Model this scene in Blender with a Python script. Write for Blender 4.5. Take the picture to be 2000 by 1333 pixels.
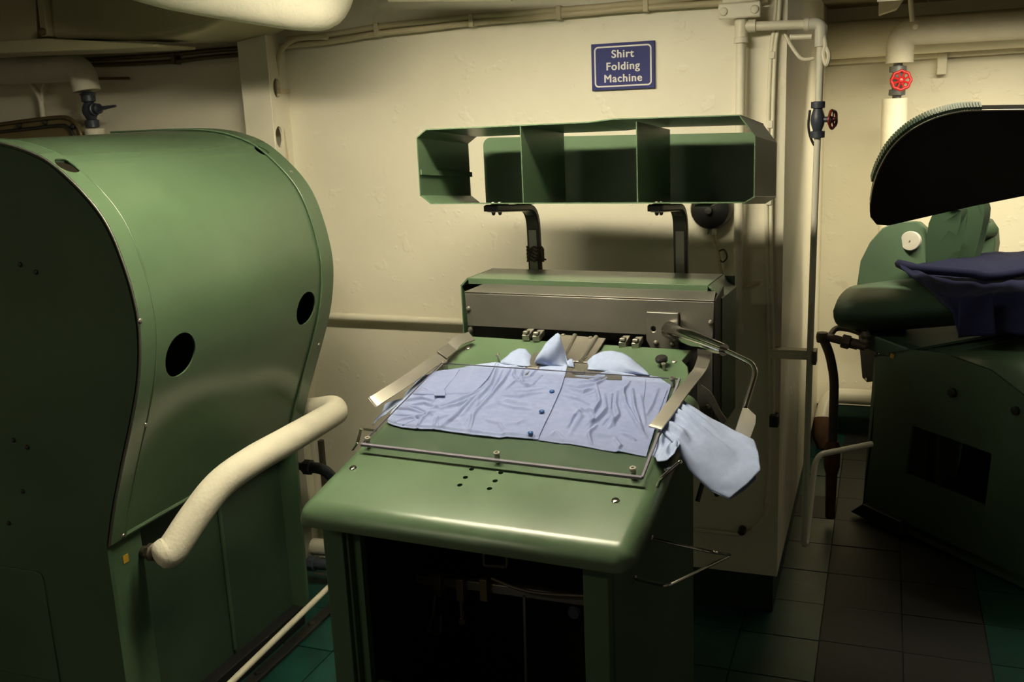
import bpy, bmesh, math, random
from mathutils import Vector as V, Matrix, noise
random.seed(7)
for o in list(bpy.data.objects): bpy.data.objects.remove(o, do_unlink=True)
scn = bpy.context.scene
COL = scn.collection
rad = math.radians

# ------------------------------------------------------------------ camera
F, CX, CY = 1944.0, 1000.0, 666.5
def cam_axes(pitch, roll, yaw):
    p, r, y = rad(pitch), rad(roll), rad(yaw)
    w = V((-math.sin(y)*math.cos(p), math.cos(y)*math.cos(p), -math.sin(p)))
    rt = V((math.cos(y), math.sin(y), 0)); up = rt.cross(w)
    return rt*math.cos(r)+up*math.sin(r), up*math.cos(r)-rt*math.sin(r), w
CR, CU, CW = cam_axes(13.0, -2.5, 20.8)
CC = V((0, 0, 1.6))
cd = bpy.data.cameras.new('camera'); cam = bpy.data.objects.new('camera', cd); COL.objects.link(cam)
cd.sensor_width = 36; cd.sensor_fit = 'HORIZONTAL'; cd.lens = F/2000*36
cam.matrix_world = Matrix(((CR.x, CU.x, -CW.x, CC.x), (CR.y, CU.y, -CW.y, CC.y), (CR.z, CU.z, -CW.z, CC.z), (0, 0, 0, 1)))
scn.camera = cam

# ------------------------------------------------------------------ world, lamps, exposure
wd = bpy.data.worlds.new('world'); scn.world = wd; wd.use_nodes = True
wd.node_tree.nodes['Background'].inputs[0].default_value = (1.0, 0.86, 0.62, 1)
wd.node_tree.nodes['Background'].inputs[1].default_value = 0.085
def area(name, loc, sx, sy, power, col, rot=(0, 0, 0), spread=180):
    l = bpy.data.lights.new(name, 'AREA'); l.shape = 'RECTANGLE'; l.size = sx; l.size_y = sy
    l.energy = power; l.color = col; l.spread = math.radians(spread)
    o = bpy.data.objects.new(name, l); COL.objects.link(o); o.location = loc; o.rotation_euler = rot
    return o
WARM = (1.0, 0.89, 0.63)
area('tube_light_alcove', (0.45, 3.82, 1.90), 0.9, 0.12, 18, WARM, (rad(26), 0, 0), 120)
area('fill_light_rear', (-1.75, -0.25, 2.06), 0.9, 0.12, 8, WARM)  # unseen lamp added to brighten surfaces facing the camera
vs = scn.view_settings
vs.view_transform = 'Standard'; vs.look = 'None'; vs.gamma = 1; vs.use_curve_mapping = False
vs.exposure = 0.0

# ------------------------------------------------------------------ placing helpers (pixel of the photograph -> point at a known distance)
def ray(px, py): return CR*((px-CX)/F) - CU*((py-CY)/F) + CW
def onX(px, py, X): d = ray(px, py); return CC + d*((X-CC.x)/d.x)
def onY(px, py, Y): d = ray(px, py); return CC + d*((Y-CC.y)/d.y)
def onZ(px, py, Z): d = ray(px, py); return CC + d*((Z-CC.z)/d.z)
def at(px, py, t): return CC + ray(px, py)*t
def onP(px, py, p0, n): d = ray(px, py); return CC + d*((p0-CC).dot(n)/d.dot(n))
# folding machine frame: u to the right, v to the back, z up
MA = rad(3.4); EX = V((math.cos(MA), -math.sin(MA), 0)); EY = V((math.sin(MA), math.cos(MA), 0)); EZ = V((0, 0, 1))
_f = onZ(900, 1000, 0.92); MO = V((_f.x, _f.y, 0)); TT = rad(13.0)
TN = EX.cross(EY*math.cos(TT)+EZ*math.sin(TT))
def loc_m(q): q = q-MO; return V((q.dot(EX), q.dot(EY), q.z))
def tb(px, py, h=0): return loc_m(onP(px, py, _f+TN*h, TN))
def mv(px, py, v): d = ray(px, py); return loc_m(CC+d*(((MO-CC).dot(EY)+v)/d.dot(EY)))
def mu(px, py, u): d = ray(px, py); return loc_m(CC+d*(((MO-CC).dot(EX)+u)/d.dot(EX)))
def mz(px, py, z): return loc_m(onZ(px, py, z))
def tz(v): return 0.92+math.tan(TT)*v
TNL = V((0, -math.sin(TT), math.cos(TT)))

# ------------------------------------------------------------------ materials
MATS = {}
def mat(name, col, rough=0.5, metal=0.0, var=0.12, vscale=6.0, bump=0.0, bscale=60.0, spec=0.5, wear=None, wscale=9.0, wcut=0.68, coat=0.0, dirt=0.0, sheen=0.0, rvar=0.0):
    m = bpy.data.materials.new(name); m.use_nodes = True; nt = m.node_tree; N = nt.nodes; L = nt.links
    b = N['Principled BSDF']
    tc = N.new('ShaderNodeTexCoord')
    n1 = N.new('ShaderNodeTexNoise'); n1.inputs['Scale'].default_value = vscale; n1.inputs['Detail'].default_value = 5
    L.new(tc.outputs['Object'], n1.inputs['Vector'])
    rp = N.new('ShaderNodeValToRGB')
    rp.color_ramp.elements[0].position = 0.3; rp.color_ramp.elements[1].position = 0.7
    c = V(col)
    rp.color_ramp.elements[0].color = (*(c*(1-var)), 1); rp.color_ramp.elements[1].color = (*(c*(1+var)), 1)
    L.new(n1.outputs['Fac'], rp.inputs['Fac'])
    out = rp.outputs['Color']
    if wear:
        n2 = N.new('ShaderNodeTexNoise'); n2.inputs['Scale'].default_value = wscale; n2.inputs['Detail'].default_value = 8; n2.inputs['Roughness'].default_value = 0.7
        L.new(tc.outputs['Object'], n2.inputs['Vector'])
        r2 = N.new('ShaderNodeValToRGB'); r2.color_ramp.elements[0].position = wcut; r2.color_ramp.elements[1].position = wcut+0.05
        L.new(n2.outputs['Fac'], r2.inputs['Fac'])
        mx = N.new('ShaderNodeMixRGB'); mx.inputs[2].default_value = (*wear, 1)
        L.new(r2.outputs['Color'], mx.inputs[0]); L.new(out, mx.inputs[1]); out = mx.outputs[0]
    L.new(out, b.inputs['Base Color'])
    b.inputs['Roughness'].default_value = rough; b.inputs['Metallic'].default_value = metal
    b.inputs['Specular IOR Level'].default_value = spec
    if coat: b.inputs['Coat Weight'].default_value = coat; b.inputs['Coat Roughness'].default_value = 0.15
    if sheen: b.inputs['Sheen Weight'].default_value = sheen
    if rvar:
        mr = N.new('ShaderNodeMapRange'); mr.inputs['To Min'].default_value = rough-rvar; mr.inputs['To Max'].default_value = rough+rvar
        L.new(n1.outputs['Fac'], mr.inputs['Value']); L.new(mr.outputs[0], b.inputs['Roughness'])
    if bump:
        nb = N.new('ShaderNodeTexNoise'); nb.inputs['Scale'].default_value = bscale; nb.inputs['Detail'].default_value = 4
        L.new(tc.outputs['Object'], nb.inputs['Vector'])
        bp = N.new('ShaderNodeBump'); bp.inputs['Strength'].default_value = bump; bp.inputs['Distance'].default_value = 0.004
        L.new(nb.outputs['Fac'], bp.inputs['Height']); L.new(bp.outputs[0], b.inputs['Normal'])
    MATS[name] = m
    return m
GREEN = (0.068, 0.113, 0.062)
mat('green_paint', GREEN, 0.36, var=0.10, vscale=3, bump=0.02, bscale=140, wear=(0.20, 0.24, 0.17), wscale=38, wcut=0.74, rvar=0.06)
mat('hood_paint', GREEN, 0.25, var=0.10, vscale=3, bump=0.012, bscale=60, wear=(0.16, 0.21, 0.14), wscale=45, wcut=0.76, rvar=0.05)
mat('green_gloss', GREEN, 0.31, var=0.14, vscale=5, bump=0.02, bscale=90, wear=(0.13, 0.18, 0.11), wscale=60, wcut=0.72, rvar=0.05)
mat('green_dull', (0.052, 0.098, 0.052), 0.5, var=0.14, vscale=3, bump=0.03, wear=(0.03, 0.022, 0.012), wscale=14, wcut=0.70)
mat('panel_shaded', (0.030, 0.058, 0.034), 0.5, var=0.14, vscale=4, wear=(0.02, 0.015, 0.01), wscale=14, wcut=0.7)  # cabinet green with the shade of the lower side put into its colour
mat('press_green', (0.040, 0.075, 0.045), 0.5, var=0.14, vscale=4)
mat('press_mid_green', (0.036, 0.068, 0.038), 0.42, var=0.12, vscale=4)
mat('cream_wall', (0.80, 0.755, 0.60), 0.42, var=0.05, vscale=2.2, bump=0.22, bscale=7.5, spec=0.45, wear=(0.72, 0.67, 0.52), wscale=5, wcut=0.66)
mat('cream_paint', (0.78, 0.735, 0.58), 0.42, var=0.06, vscale=8, bump=0.10, bscale=30)
mat('cream_lagging', (0.74, 0.70, 0.56), 0.75, var=0.06, vscale=12, bump=0.35, bscale=110, spec=0.25)
mat('duct_paint', (0.40, 0.37, 0.22), 0.45, var=0.08, vscale=4, bump=0.05, bscale=10)
mat('beige_cable', (0.56, 0.49, 0.32), 0.5, var=0.08, vscale=10, bump=0.1, bscale=40)
mat('ceiling_brown', (0.20, 0.165, 0.10), 0.7, var=0.12, vscale=5, bump=0.1, bscale=20)
mat('floor_green', (0.006, 0.046, 0.036), 0.36, var=0.35, vscale=6, bump=0.15, bscale=25, wear=(0.16, 0.17, 0.10), wscale=13, wcut=0.66)
mat('floor_grey', (0.009, 0.0095, 0.008), 0.55, var=0.3, vscale=6, bump=0.15, bscale=25, wear=(0.07, 0.08, 0.06), wscale=11, wcut=0.66)
mat('floor_joint', (0.012, 0.012, 0.010), 0.7, var=0.2)
mat('base_green', (0.012, 0.035, 0.022), 0.55, var=0.2)
mat('steel', (0.42, 0.40, 0.35), 0.38, 0.9, var=0.10, vscale=9, rvar=0.06)
mat('steel_grey', (0.145, 0.14, 0.122), 0.42, 0.55, var=0.16, vscale=5, bump=0.03, bscale=200, rvar=0.08)
mat('chrome', (0.62, 0.60, 0.56), 0.13, 1.0, var=0.05)
mat('arm_steel', (0.105, 0.10, 0.088), 0.40, 0.5, var=0.2, vscale=12)
mat('dark_steel', (0.055, 0.055, 0.05), 0.40, 0.6, var=0.2, vscale=12)
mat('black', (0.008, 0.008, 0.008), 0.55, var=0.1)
mat('black_rubber', (0.012, 0.012, 0.012), 0.35, var=0.1)
mat('press_pad', (0.012, 0.011, 0.010), 0.8, var=0.15, vscale=8, spec=0.04)
mat('valve_blue', (0.045, 0.055, 0.075), 0.45, 0.2, var=0.15, vscale=20, bump=0.1, bscale=80)
mat('valve_grey', (0.20, 0.21, 0.21), 0.45, 0.4, var=0.12, vscale=20)
mat('valve_red', (0.55, 0.018, 0.02), 0.35, var=0.08)
mat('valve_dark_red', (0.16, 0.02, 0.015), 0.35, var=0.1)
mat('pale_plastic', (0.70, 0.68, 0.57), 0.22, var=0.05, spec=0.6)
mat('bronze', (0.13, 0.095, 0.045), 0.42, 0.35, var=0.2, vscale=10)
mat('bronze_panel', (0.22, 0.17, 0.075), 0.38, 0.3, var=0.15, vscale=3)
mat('brown_pipe', (0.075, 0.062, 0.045), 0.5, 0.3, var=0.2, vscale=16, bump=0.1)
mat('rust', (0.10, 0.045, 0.02), 0.8, var=0.3, vscale=20, bump=0.3)
mat('yellow_label', (0.40, 0.24, 0.02), 0.5, var=0.1)
mat('sign_blue', (0.032, 0.038, 0.165), 0.55, var=0.03, vscale=3, spec=0.2)
mat('sign_white', (0.72, 0.70, 0.66), 0.4, var=0.02)
mat('pale_disc', (0.42, 0.41, 0.37), 0.45, var=0.06, vscale=20)
mat('shirt_cloth', (0.275, 0.335, 0.515), 0.85, var=0.05, vscale=90, bump=0.12, bscale=900, spec=0.15, sheen=0.08)
mat('shirt_thread', (0.19, 0.24, 0.42), 0.85, var=0.05)
mat('button_blue', (0.03, 0.10, 0.27), 0.25, var=0.1)
mat('navy_cloth', (0.006, 0.0075, 0.028), 0.85, var=0.1, vscale=30, bump=0.1, bscale=500, spec=0.1, sheen=0.03)
mat('twine', (0.13, 0.10, 0.06), 0.8, var=0.2, vscale=60)
mat('lamp_white', (0.75, 0.73, 0.68), 0.4, var=0.02)
def acrylic():
    m = bpy.data.materials.new('acrylic'); m.use_nodes = True; nt = m.node_tree; N = nt.nodes; L = nt.links
    N.remove(N['Principled BSDF']); out = N['Material Output']
    tr = N.new('ShaderNodeBsdfTransparent'); tr.inputs[0].default_value = (0.965, 0.96, 0.985, 1)
    gl = N.new('ShaderNodeBsdfGlossy'); gl.inputs['Roughness'].default_value = 0.06
    lw = N.new('ShaderNodeLayerWeight'); pw = N.new('ShaderNodeMath'); pw.operation = 'POWER'; pw.inputs[1].default_value = 5
    L.new(lw.outputs['Facing'], pw.inputs[0])
    fr = N.new('ShaderNodeMath'); fr.operation = 'MULTIPLY_ADD'; fr.inputs[1].default_value = 0.9; fr.inputs[2].default_value = 0.035
    L.new(pw.outputs[0], fr.inputs[0])
    tc = N.new('ShaderNodeTexCoord'); nz = N.new('ShaderNodeTexNoise'); nz.inputs['Scale'].default_value = 4
    L.new(tc.outputs['Object'], nz.inputs['Vector'])
    bp = N.new('ShaderNodeBump'); bp.inputs['Strength'].default_value = 0.03; bp.inputs['Distance'].default_value = 0.01
    L.new(nz.outputs['Fac'], bp.inputs['Height']); L.new(bp.outputs[0], gl.inputs['Normal'])
    mx = N.new('ShaderNodeMixShader')
    L.new(fr.outputs[0], mx.inputs[0]); L.new(tr.outputs[0], mx.inputs[1]); L.new(gl.outputs[0], mx.inputs[2])
    L.new(mx.outputs[0], out.inputs[0]); MATS['acrylic'] = m
acrylic()
def wall_relief(m):
    nt = m.node_tree; N = nt.nodes; L = nt.links; b = N['Principled BSDF']
    tc = N.new('ShaderNodeTexCoord'); acc = None
    for sc, lo, hi, st in ((5.0, 0.50, 0.58, 0.5), (13.0, 0.60, 0.68, 1.0), (34.0, 0.66, 0.74, 0.8)):
        n = N.new('ShaderNodeTexNoise'); n.inputs['Scale'].default_value = sc; n.inputs['Detail'].default_value = 3; L.new(tc.outputs['Object'], n.inputs['Vector'])
        mr = N.new('ShaderNodeMapRange'); mr.inputs['From Min'].default_value = lo; mr.inputs['From Max'].default_value = hi; mr.inputs['To Max'].default_value = st; mr.interpolation_type = 'SMOOTHSTEP'
        L.new(n.outputs['Fac'], mr.inputs['Value'])
        if acc is None: acc = mr.outputs[0]
        else:
            ad = N.new('ShaderNodeMath'); ad.operation = 'ADD'; L.new(acc, ad.inputs[0]); L.new(mr.outputs[0], ad.inputs[1]); acc = ad.outputs[0]
    bp = N.new('ShaderNodeBump'); bp.inputs['Strength'].default_value = 0.35; bp.inputs['Distance'].default_value = 0.003
    L.new(acc, bp.inputs['Height']); L.new(bp.outputs[0], b.inputs['Normal'])
wall_relief(MATS['cream_wall'])
mat('acrylic_edge', (0.15, 0.138, 0.18), 0.3, var=0.05)
def tube_glow(nm, st):
    m = bpy.data.materials.new(nm); m.use_nodes = True; b = m.node_tree.nodes['Principled BSDF']
    b.inputs['Base Color'].default_value = (0.8, 0.78, 0.7, 1)
    b.inputs['Emission Color'].default_value = (1, 0.905, 0.67, 1); b.inputs['Emission Strength'].default_value = st
    MATS[nm] = m
tube_glow('tube_glow', 106.0); tube_glow('tube_dim', 3.0)

# ------------------------------------------------------------------ mesh builder
LOCAL = set()
def fillet(pts, r, n=6):
    pts = [V(p) for p in pts]
    if len(pts) < 3: return pts
    out = [pts[0]]
    for i in range(1, len(pts)-1):
        a, b, c = pts[i-1], pts[i], pts[i+1]
        d1, d2 = (a-b), (c-b); l = min(r, d1.length*0.49, d2.length*0.49)
        p1, p2 = b+d1.normalized()*l, b+d2.normalized()*l
        for k in range(n+1):
            t = k/n; out.append(p1*(1-t)**2+b*2*t*(1-t)+p2*t*t)
    out.append(pts[-1]); return out
def smooth_path(pts, n=8):
    pts = [V(p) for p in pts]; out = []
    P = [pts[0]*2-pts[1]]+pts+[pts[-1]*2-pts[-2]]
    for i in range(1, len(P)-2):
        for k in range(n):
            t = k/n; a, b, c, d = P[i-1], P[i], P[i+1], P[i+2]
            out.append(0.5*((2*b)+(c-a)*t+(2*a-5*b+4*c-d)*t*t+(3*b-a-3*c+d)*t**3))
    out.append(pts[-1]); return out
class G:
    def __init__(s): s.v = []; s.f = []
    def add(s, vs, fs):
        k = len(s.v); s.v += [V(p) for p in vs]; s.f += [tuple(i+k for i in f) for f in fs]; return s
    def box(s, x0, x1, y0, y1, z0, z1):
        return s.add([(x0,y0,z0),(x1,y0,z0),(x1,y1,z0),(x0,y1,z0),(x0,y0,z1),(x1,y0,z1),(x1,y1,z1),(x0,y1,z1)],
                     [(0,3,2,1),(4,5,6,7),(0,1,5,4),(1,2,6,5),(2,3,7,6),(3,0,4,7)])
    def obox(s, c, ax, ay, az):          # centre and three half-axis vectors
        c, ax, ay, az = V(c), V(ax), V(ay), V(az)
        vs = [c+ax*i+ay*j+az*k for k in (-1,1) for i, j in ((-1,-1),(1,-1),(1,1),(-1,1))]
        return s.add(vs, [(0,3,2,1),(4,5,6,7),(0,1,5,4),(1,2,6,5),(2,3,7,6),(3,0,4,7)])
    def prism(s, poly, off):
        poly = [V(p) for p in poly]; off = V(off); n = len(poly)
        return s.add(poly+[p+off for p in poly], [tuple(range(n-1, -1, -1)), tuple(range(n, 2*n))]+[(i, (i+1) % n, n+(i+1) % n, n+i) for i in range(n)])
    def tube(s, path, r, seg=14, caps=True):
        path = [V(p) for p in path]; n = len(path); rs = r if isinstance(r, (list, tuple)) else [r]*n
        t0 = (path[1]-path[0]).normalized(); nx = t0.orthogonal().normalized(); vs = []
        for i, p in enumerate(path):
            t = ((path[min(i+1, n-1)]-path[max(i-1, 0)])).normalized()
            nx = (nx-t*nx.dot(t)).normalized(); ny = t.cross(nx)
            vs += [p+(nx*math.cos(2*math.pi*k/seg)+ny*math.sin(2*math.pi*k/seg))*rs[i] for k in range(seg)]
        fs = [(i*seg+k, i*seg+(k+1) % seg, (i+1)*seg+(k+1) % seg, (i+1)*seg+k) for i in range(n-1) for k in range(seg)]
        if caps: fs += [tuple(range(seg-1, -1, -1)), tuple((n-1)*seg+k for k in range(seg))]
        return s.add(vs, fs)
    def lathe(s, o, axis, prof, seg=20):   # prof: (radius, height)
        o, a = V(o), V(axis).normalized(); nx = a.orthogonal().normalized(); ny = a.cross(nx); vs = []; n = len(prof)
        for r, h in prof:
            vs += [o+a*h+(nx*math.cos(2*math.pi*k/seg)+ny*math.sin(2*math.pi*k/seg))*max(r, 1e-5) for k in range(seg)]
        fs = [(i*seg+k, i*seg+(k+1) % seg, (i+1)*seg+(k+1) % seg, (i+1)*seg+k) for i in range(n-1) for k in range(seg)]
        fs += [tuple(range(seg-1, -1, -1)), tuple((n-1)*seg+k for k in range(seg))]
        return s.add(vs, fs)
    def bar(s, path, wdirs, w, th):        # flat bar: width direction per point (or one), thickness
        path = [V(p) for p in path]; n = len(path)
        wd = [V(wdirs)]*n if not isinstance(wdirs, list) else [V(q) for q in wdirs]
        ws = w if isinstance(w, (list, tuple)) else [w]*n
        vs = []
        for i, p in enumerate(path):
            t = (path[min(i+1, n-1)]-path[max(i-1, 0)]).normalized()
            a = (wd[i]-t*wd[i].dot(t)).normalized(); b = t.cross(a)
            vs += [p+a*ws[i]/2+b*th/2, p-a*ws[i]/2+b*th/2, p-a*ws[i]/2-b*th/2, p+a*ws[i]/2-b*th/2]
        fs = [(i*4+k, i*4+(k+1) % 4, (i+1)*4+(k+1) % 4, (i+1)*4+k) for i in range(n-1) for k in range(4)]
        fs += [(3, 2, 1, 0), tuple((n-1)*4+k for k in range(4))]
        return s.add(vs, fs)
    def grid(s, fn, nu, nv):
        vs = [fn(i/nu, j/nv) for j in range(nv+1) for i in range(nu+1)]
        return s.add(vs, [(j*(nu+1)+i, j*(nu+1)+i+1, (j+1)*(nu+1)+i+1, (j+1)*(nu+1)+i) for j in range(nv) for i in range(nu)])
    def mesh(s, name):
        me = bpy.data.meshes.new(name); me.from_pydata([tuple(p) for p in s.v], [], s.f); me.update()
        bm = bmesh.new(); bm.from_mesh(me); bmesh.ops.recalc_face_normals(bm, faces=bm.faces); bm.to_mesh(me); bm.free()
        return me
    def build(s, name, material, parent=None, smooth=35, bevel=0, bseg=2, cuts=None, solid=0, world=True):
        top = parent
        while top is not None and top.parent is not None: top = top.parent
        if top is not None and world and top.name not in LOCAL:
            inv = (Matrix.Translation(top.location) @ top.rotation_euler.to_matrix().to_4x4()).inverted()
            s.v = [inv @ p for p in s.v]
        me = s.mesh(name)
        if cuts:
            a = bpy.data.objects.new('tmp', me); COL.objects.link(a); tmp = [a]
            for c in cuts:
                cm = c.mesh('cut'); co = bpy.data.objects.new('tmpc', cm); COL.objects.link(co); tmp.append(co)
                md = a.modifiers.new('b', 'BOOLEAN'); md.operation = 'DIFFERENCE'; md.solver = 'EXACT'; md.object = co
            bpy.context.view_layer.update()
            ev = a.evaluated_get(bpy.context.evaluated_depsgraph_get())
            me = bpy.data.meshes.new_from_object(ev)
            for t in tmp: bpy.data.objects.remove(t, do_unlink=True)
        me.name = name; me.materials.clear(); me.materials.append(MATS[material])
        if smooth:
            for p in me.polygons: p.use_smooth = True
            me.set_sharp_from_angle(angle=rad(smooth))
        o = bpy.data.objects.new(name, me); COL.objects.link(o); o.parent = parent
        if solid:
            md = o.modifiers.new('solid', 'SOLIDIFY'); md.thickness = solid; md.offset = 0
        if bevel:
            md = o.modifiers.new('bevel', 'BEVEL'); md.width = bevel; md.segments = bseg; md.limit_method = 'ANGLE'; md.angle_limit = rad(40)
        return o
def tag(o, label, cat, group=None):
    o['label'] = label; o['category'] = cat
    if group: o['group'] = group
    return o
def thing(name, label, cat, loc=(0, 0, 0), rz=0, group=None, local=False):
    o = bpy.data.objects.new(name, None); COL.objects.link(o); o.location = loc; o.rotation_euler = (0, 0, rz); o.empty_display_size = 0.05
    if local: LOCAL.add(o.name)
    return tag(o, label, cat, group)
def struct(o): o['kind'] = 'structure'; return o
def inst(src, parent, off):
    c = src.copy(); COL.objects.link(c); c.parent = parent; c.location = src.location+V(off); return c
def screw(parent, p, n, r=0.006, h=0.003, material='steel', name='screw'):
    return G().lathe(p, n, [(r, -0.001), (r, h*0.35), (r*0.8, h*0.8), (r*0.4, h), (0, h)], 12).build(name, material, parent)
def cyl(p0, p1, r, seg=14): return G().tube([p0, p1], r, seg)

# ================================================================== THE SETTING
WY = 3.0; CORX = -0.276; FARY = 4.9
wb = struct(G().box(-4.3, CORX, WY, WY+0.05, 0.125, 2.2).build('wall_back', 'cream_wall'))
struct(G().box(CORX-0.05, CORX, WY+0.05, FARY+0.05, 0.125, 2.2).build('wall_right', 'cream_wall'))
struct(G().box(CORX, 3.2, FARY, FARY+0.05, 0.14, 2.2).build('wall_far', 'cream_wall'))
struct(G().box(-4.35, -4.3, -1.2, WY+0.05, 0, 2.2).build('wall_left', 'cream_wall'))
struct(G().box(-4.3, CORX-0.012, WY+0.006, WY+0.05, 0, 0.125).build('baseboard_back', 'base_green'))
struct(G().box(CORX-0.05, CORX-0.012, WY+0.05, FARY+0.05, 0, 0.125).build('baseboard_right', 'base_green'))
struct(G().box(CORX, 3.2, FARY+0.004, FARY+0.05, 0, 0.14).build('baseboard_far', 'base_green'))
ceil = struct(G().box(-4.35, 3.2, -1.2, FARY+0.05, 2.2, 2.26).build('ceiling', 'ceiling_brown'))
# lowered ceiling panels of the alcove
for i in range(6):
    for j in range(3):
        x0 = CORX+0.002+i*0.42; y0 = WY+0.3+j*0.55
        if x0 < 2.0: G().box(x0, x0+0.412, y0, y0+0.54, 1.985, 2.0).build('ceiling_panel', 'ceiling_brown', ceil, bevel=0.003)
floor = struct(G().box(-4.35, 3.2, -1.2, FARY+0.05, -0.06, -0.006).build('floor', 'floor_joint'))
# floor tiles, one mesh per colour shared by all pieces
TS = 0.235
tile = {}
for nm in ('floor_green', 'floor_grey'):
    me = G().box(0.002, TS-0.002, 0.002, TS-0.002, -0.006, 0).mesh('tile'); me.materials.append(MATS[nm]); tile[nm] = me
cnt = 0
for i in range(-9, 6):
    for j in range(8, 21):
        x, y = i*TS+0.10, j*TS+0.04
        if y > WY-0.05 and x < CORX-0.15: continue
        if x < -1.3 and y < 1.9: continue
        if -1.55 < x < -0.45 and y < 2.0: continue
        nm = 'floor_grey' if (-0.25 <= x < 0.2 and y > 2.3) or (random.random() < 0.06) else 'floor_green'
        o = bpy.data.objects.new('tile', tile[nm]); COL.objects.link(o); o.parent = floor
        o.location = (x, y, random.uniform(-0.0012, 0.0008)); o.rotation_euler = (random.uniform(-0.003, 0.003), random.uniform(-0.003, 0.003), 0); cnt += 1
# wall stiffener: flange facing the room, web with cut-outs running back to the wall
fl0, fl1 = onY(471.5, 150, 2.9).x, onY(527.5, 150, 2.9).x
t1 = bpy.data.objects.new('trim_1', None); COL.objects.link(t1); t1.location = (fl0, 2.9, 0); t1['kind'] = 'structure'
G().box(fl0, fl1, 2.893, 2.903, 0.0, 2.2).build('flange', 'cream_paint', t1, bevel=0.002)
hol = []
for px, py, hz in ((541, 172, 0.032), (546, 268, 0.036), (560, 640, 0.035)):
    q = onX(px, py, fl1)
    pr = [(0.0, q.y+0.022*math.cos(a*math.pi/8), q.z+hz*math.sin(a*math.pi/8)) for a in range(16)]
    hol.append(G().prism([V((fl1-0.03-fl0, p[1]-2.9, p[2])) for p in pr], (0.06, 0, 0)))
g = G().box(fl1-0.008, fl1, 2.903, WY, 0.0, 2.2); g.build('web', 'cream_paint', t1, cuts=hol)
sx = onY(566, 300, WY).x
t2 = struct(G().tube([(onY(553, 80, WY).x, WY, 1.95), (onY(560, 200, WY).x, WY-0.001, 1.62), (sx, WY, 1.3), (sx, WY, 0.3)], 0.006, 8).build('trim_2', 'cream_paint'))

# ================================================================== LEFT CABINET PRESS
X0, Y0, Y1 = -1.70, 1.70, 2.52
prof = [(-1.683, 0.645), (-1.655, 0.735), (-1.607, 0.861), (-1.565, 0.965), (-1.532, 1.06), (-1.515, 1.15), (-1.514, 1.22), (-1.529, 1.305), (-1.56, 1.395), (-1.61, 1.462), (-1.69, 1.53), (-1.765, 1.562), (-1.84, 1.578), (-1.95, 1.585), (-2.2, 1.585)]
pp = [V((q.x, 0, q.y)) for q in smooth_path([(a, b, 0) for a, b in prof], 5)]
lp = thing('cabinet_press', 'tall green metal cabinet press with a bulging rounded hood, left of the table', 'press', (-1.95, 2.1, 0))
def hood_g(y0, y1, off):
    # sheet following the profile, with thickness
    n = len(pp); nn = []
    for i in range(n):
        t = (pp[min(i+1, n-1)]-pp[max(i-1, 0)]).normalized(); nn.append(V((t.z, 0, -t.x)))
    out_, in_ = [pp[i]+nn[i]*off for i in range(n)], [pp[i]+nn[i]*(off-0.004) for i in range(n)]
    poly = out_+in_[::-1]
    return G().add([V((p.x, y0, p.z)) for p in poly]+[V((p.x, y1, p.z)) for p in poly],
        [(i, i+1, 2*n-2-i, 2*n-1-i) for i in range(n-1)]+[(2*n+i, 4*n-1-i, 4*n-2-i, 2*n+i+1) for i in range(n-1)] +
        [(i, 2*n+i, 2*n+(i+1) % (2*n), (i+1) % (2*n)) for i in range(2*n)])
def lpl(g):      # to the root's frame, for cutters
    g.v = [p-V(lp.location) for p in g.v]; return g
def hole_at(px, py, r, stretch=1.0):
    # find the point of the hood seen at the pixel
    best = None
    for i in range(len(pp)-1):
        a, b = pp[i], pp[i+1]; n = V((b.z-a.z, 0, -(b.x-a.x))).normalized()
        q = onP(px, py, a, n)
        s = (V((q.x, 0, q.z))-a).dot((b-a))/(b-a).length_squared
        if 0 <= s <= 1 and n.dot(CC-q) > 0: best = (q, n)
    return best
hd = []
for px, py, r in ((353, 694, 0.054), (598, 603, 0.049), (130, 327, 0.027), (511, 295, 0.021)):
    q, n = hole_at(px, py, r); hd.append((q, n, r))
cuts = [lpl(cyl(q-n*0.03, q+n*0.03, r, 28)) for q, n, r in hd]
hood = hood_g(Y0, Y1, 0).build('hood', 'hood_paint', lp, cuts=cuts, smooth=40)
cuts2 = [lpl(cyl(q-n*0.03, q+n*0.03, r, 28)) for q, n, r in hd[2:]]
hood_g(Y0-0.002, Y0+0.048, 0.006).build('hood_band', 'hood_paint', hood, smooth=40, cuts=[lpl(cyl(*( [hd[2][0]-hd[2][1]*0.03, hd[2][0]+hd[2][1]*0.03]), hd[2][2], 28))])
hood_g(Y1-0.06, Y1+0.002, 0.006).build('hood_band', 'hood_paint', hood, smooth=40, cuts=[lpl(cyl(hd[3][0]-hd[3][1]*0.03, hd[3][0]+hd[3][1]*0.03, hd[3][2], 28))])
def bead(y, off, r, m):
    n = len(pp); path = []
    for i in range(n):
        t = (pp[min(i+1, n-1)]-pp[max(i-1, 0)]).normalized(); path.append(V((pp[i].x, y, pp[i].z))+V((t.z, 0, -t.x))*off)
    return G().tube(path, r, 8).build('hood_bead', m, hood, smooth=60)
bead(Y0+0.048, 0.004, 0.0038, 'hood_paint'); bead(Y1-0.06, 0.004, 0.0030, 'hood_paint'); bead(Y0-0.003, 0.003, 0.0025, 'steel_grey')
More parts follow.
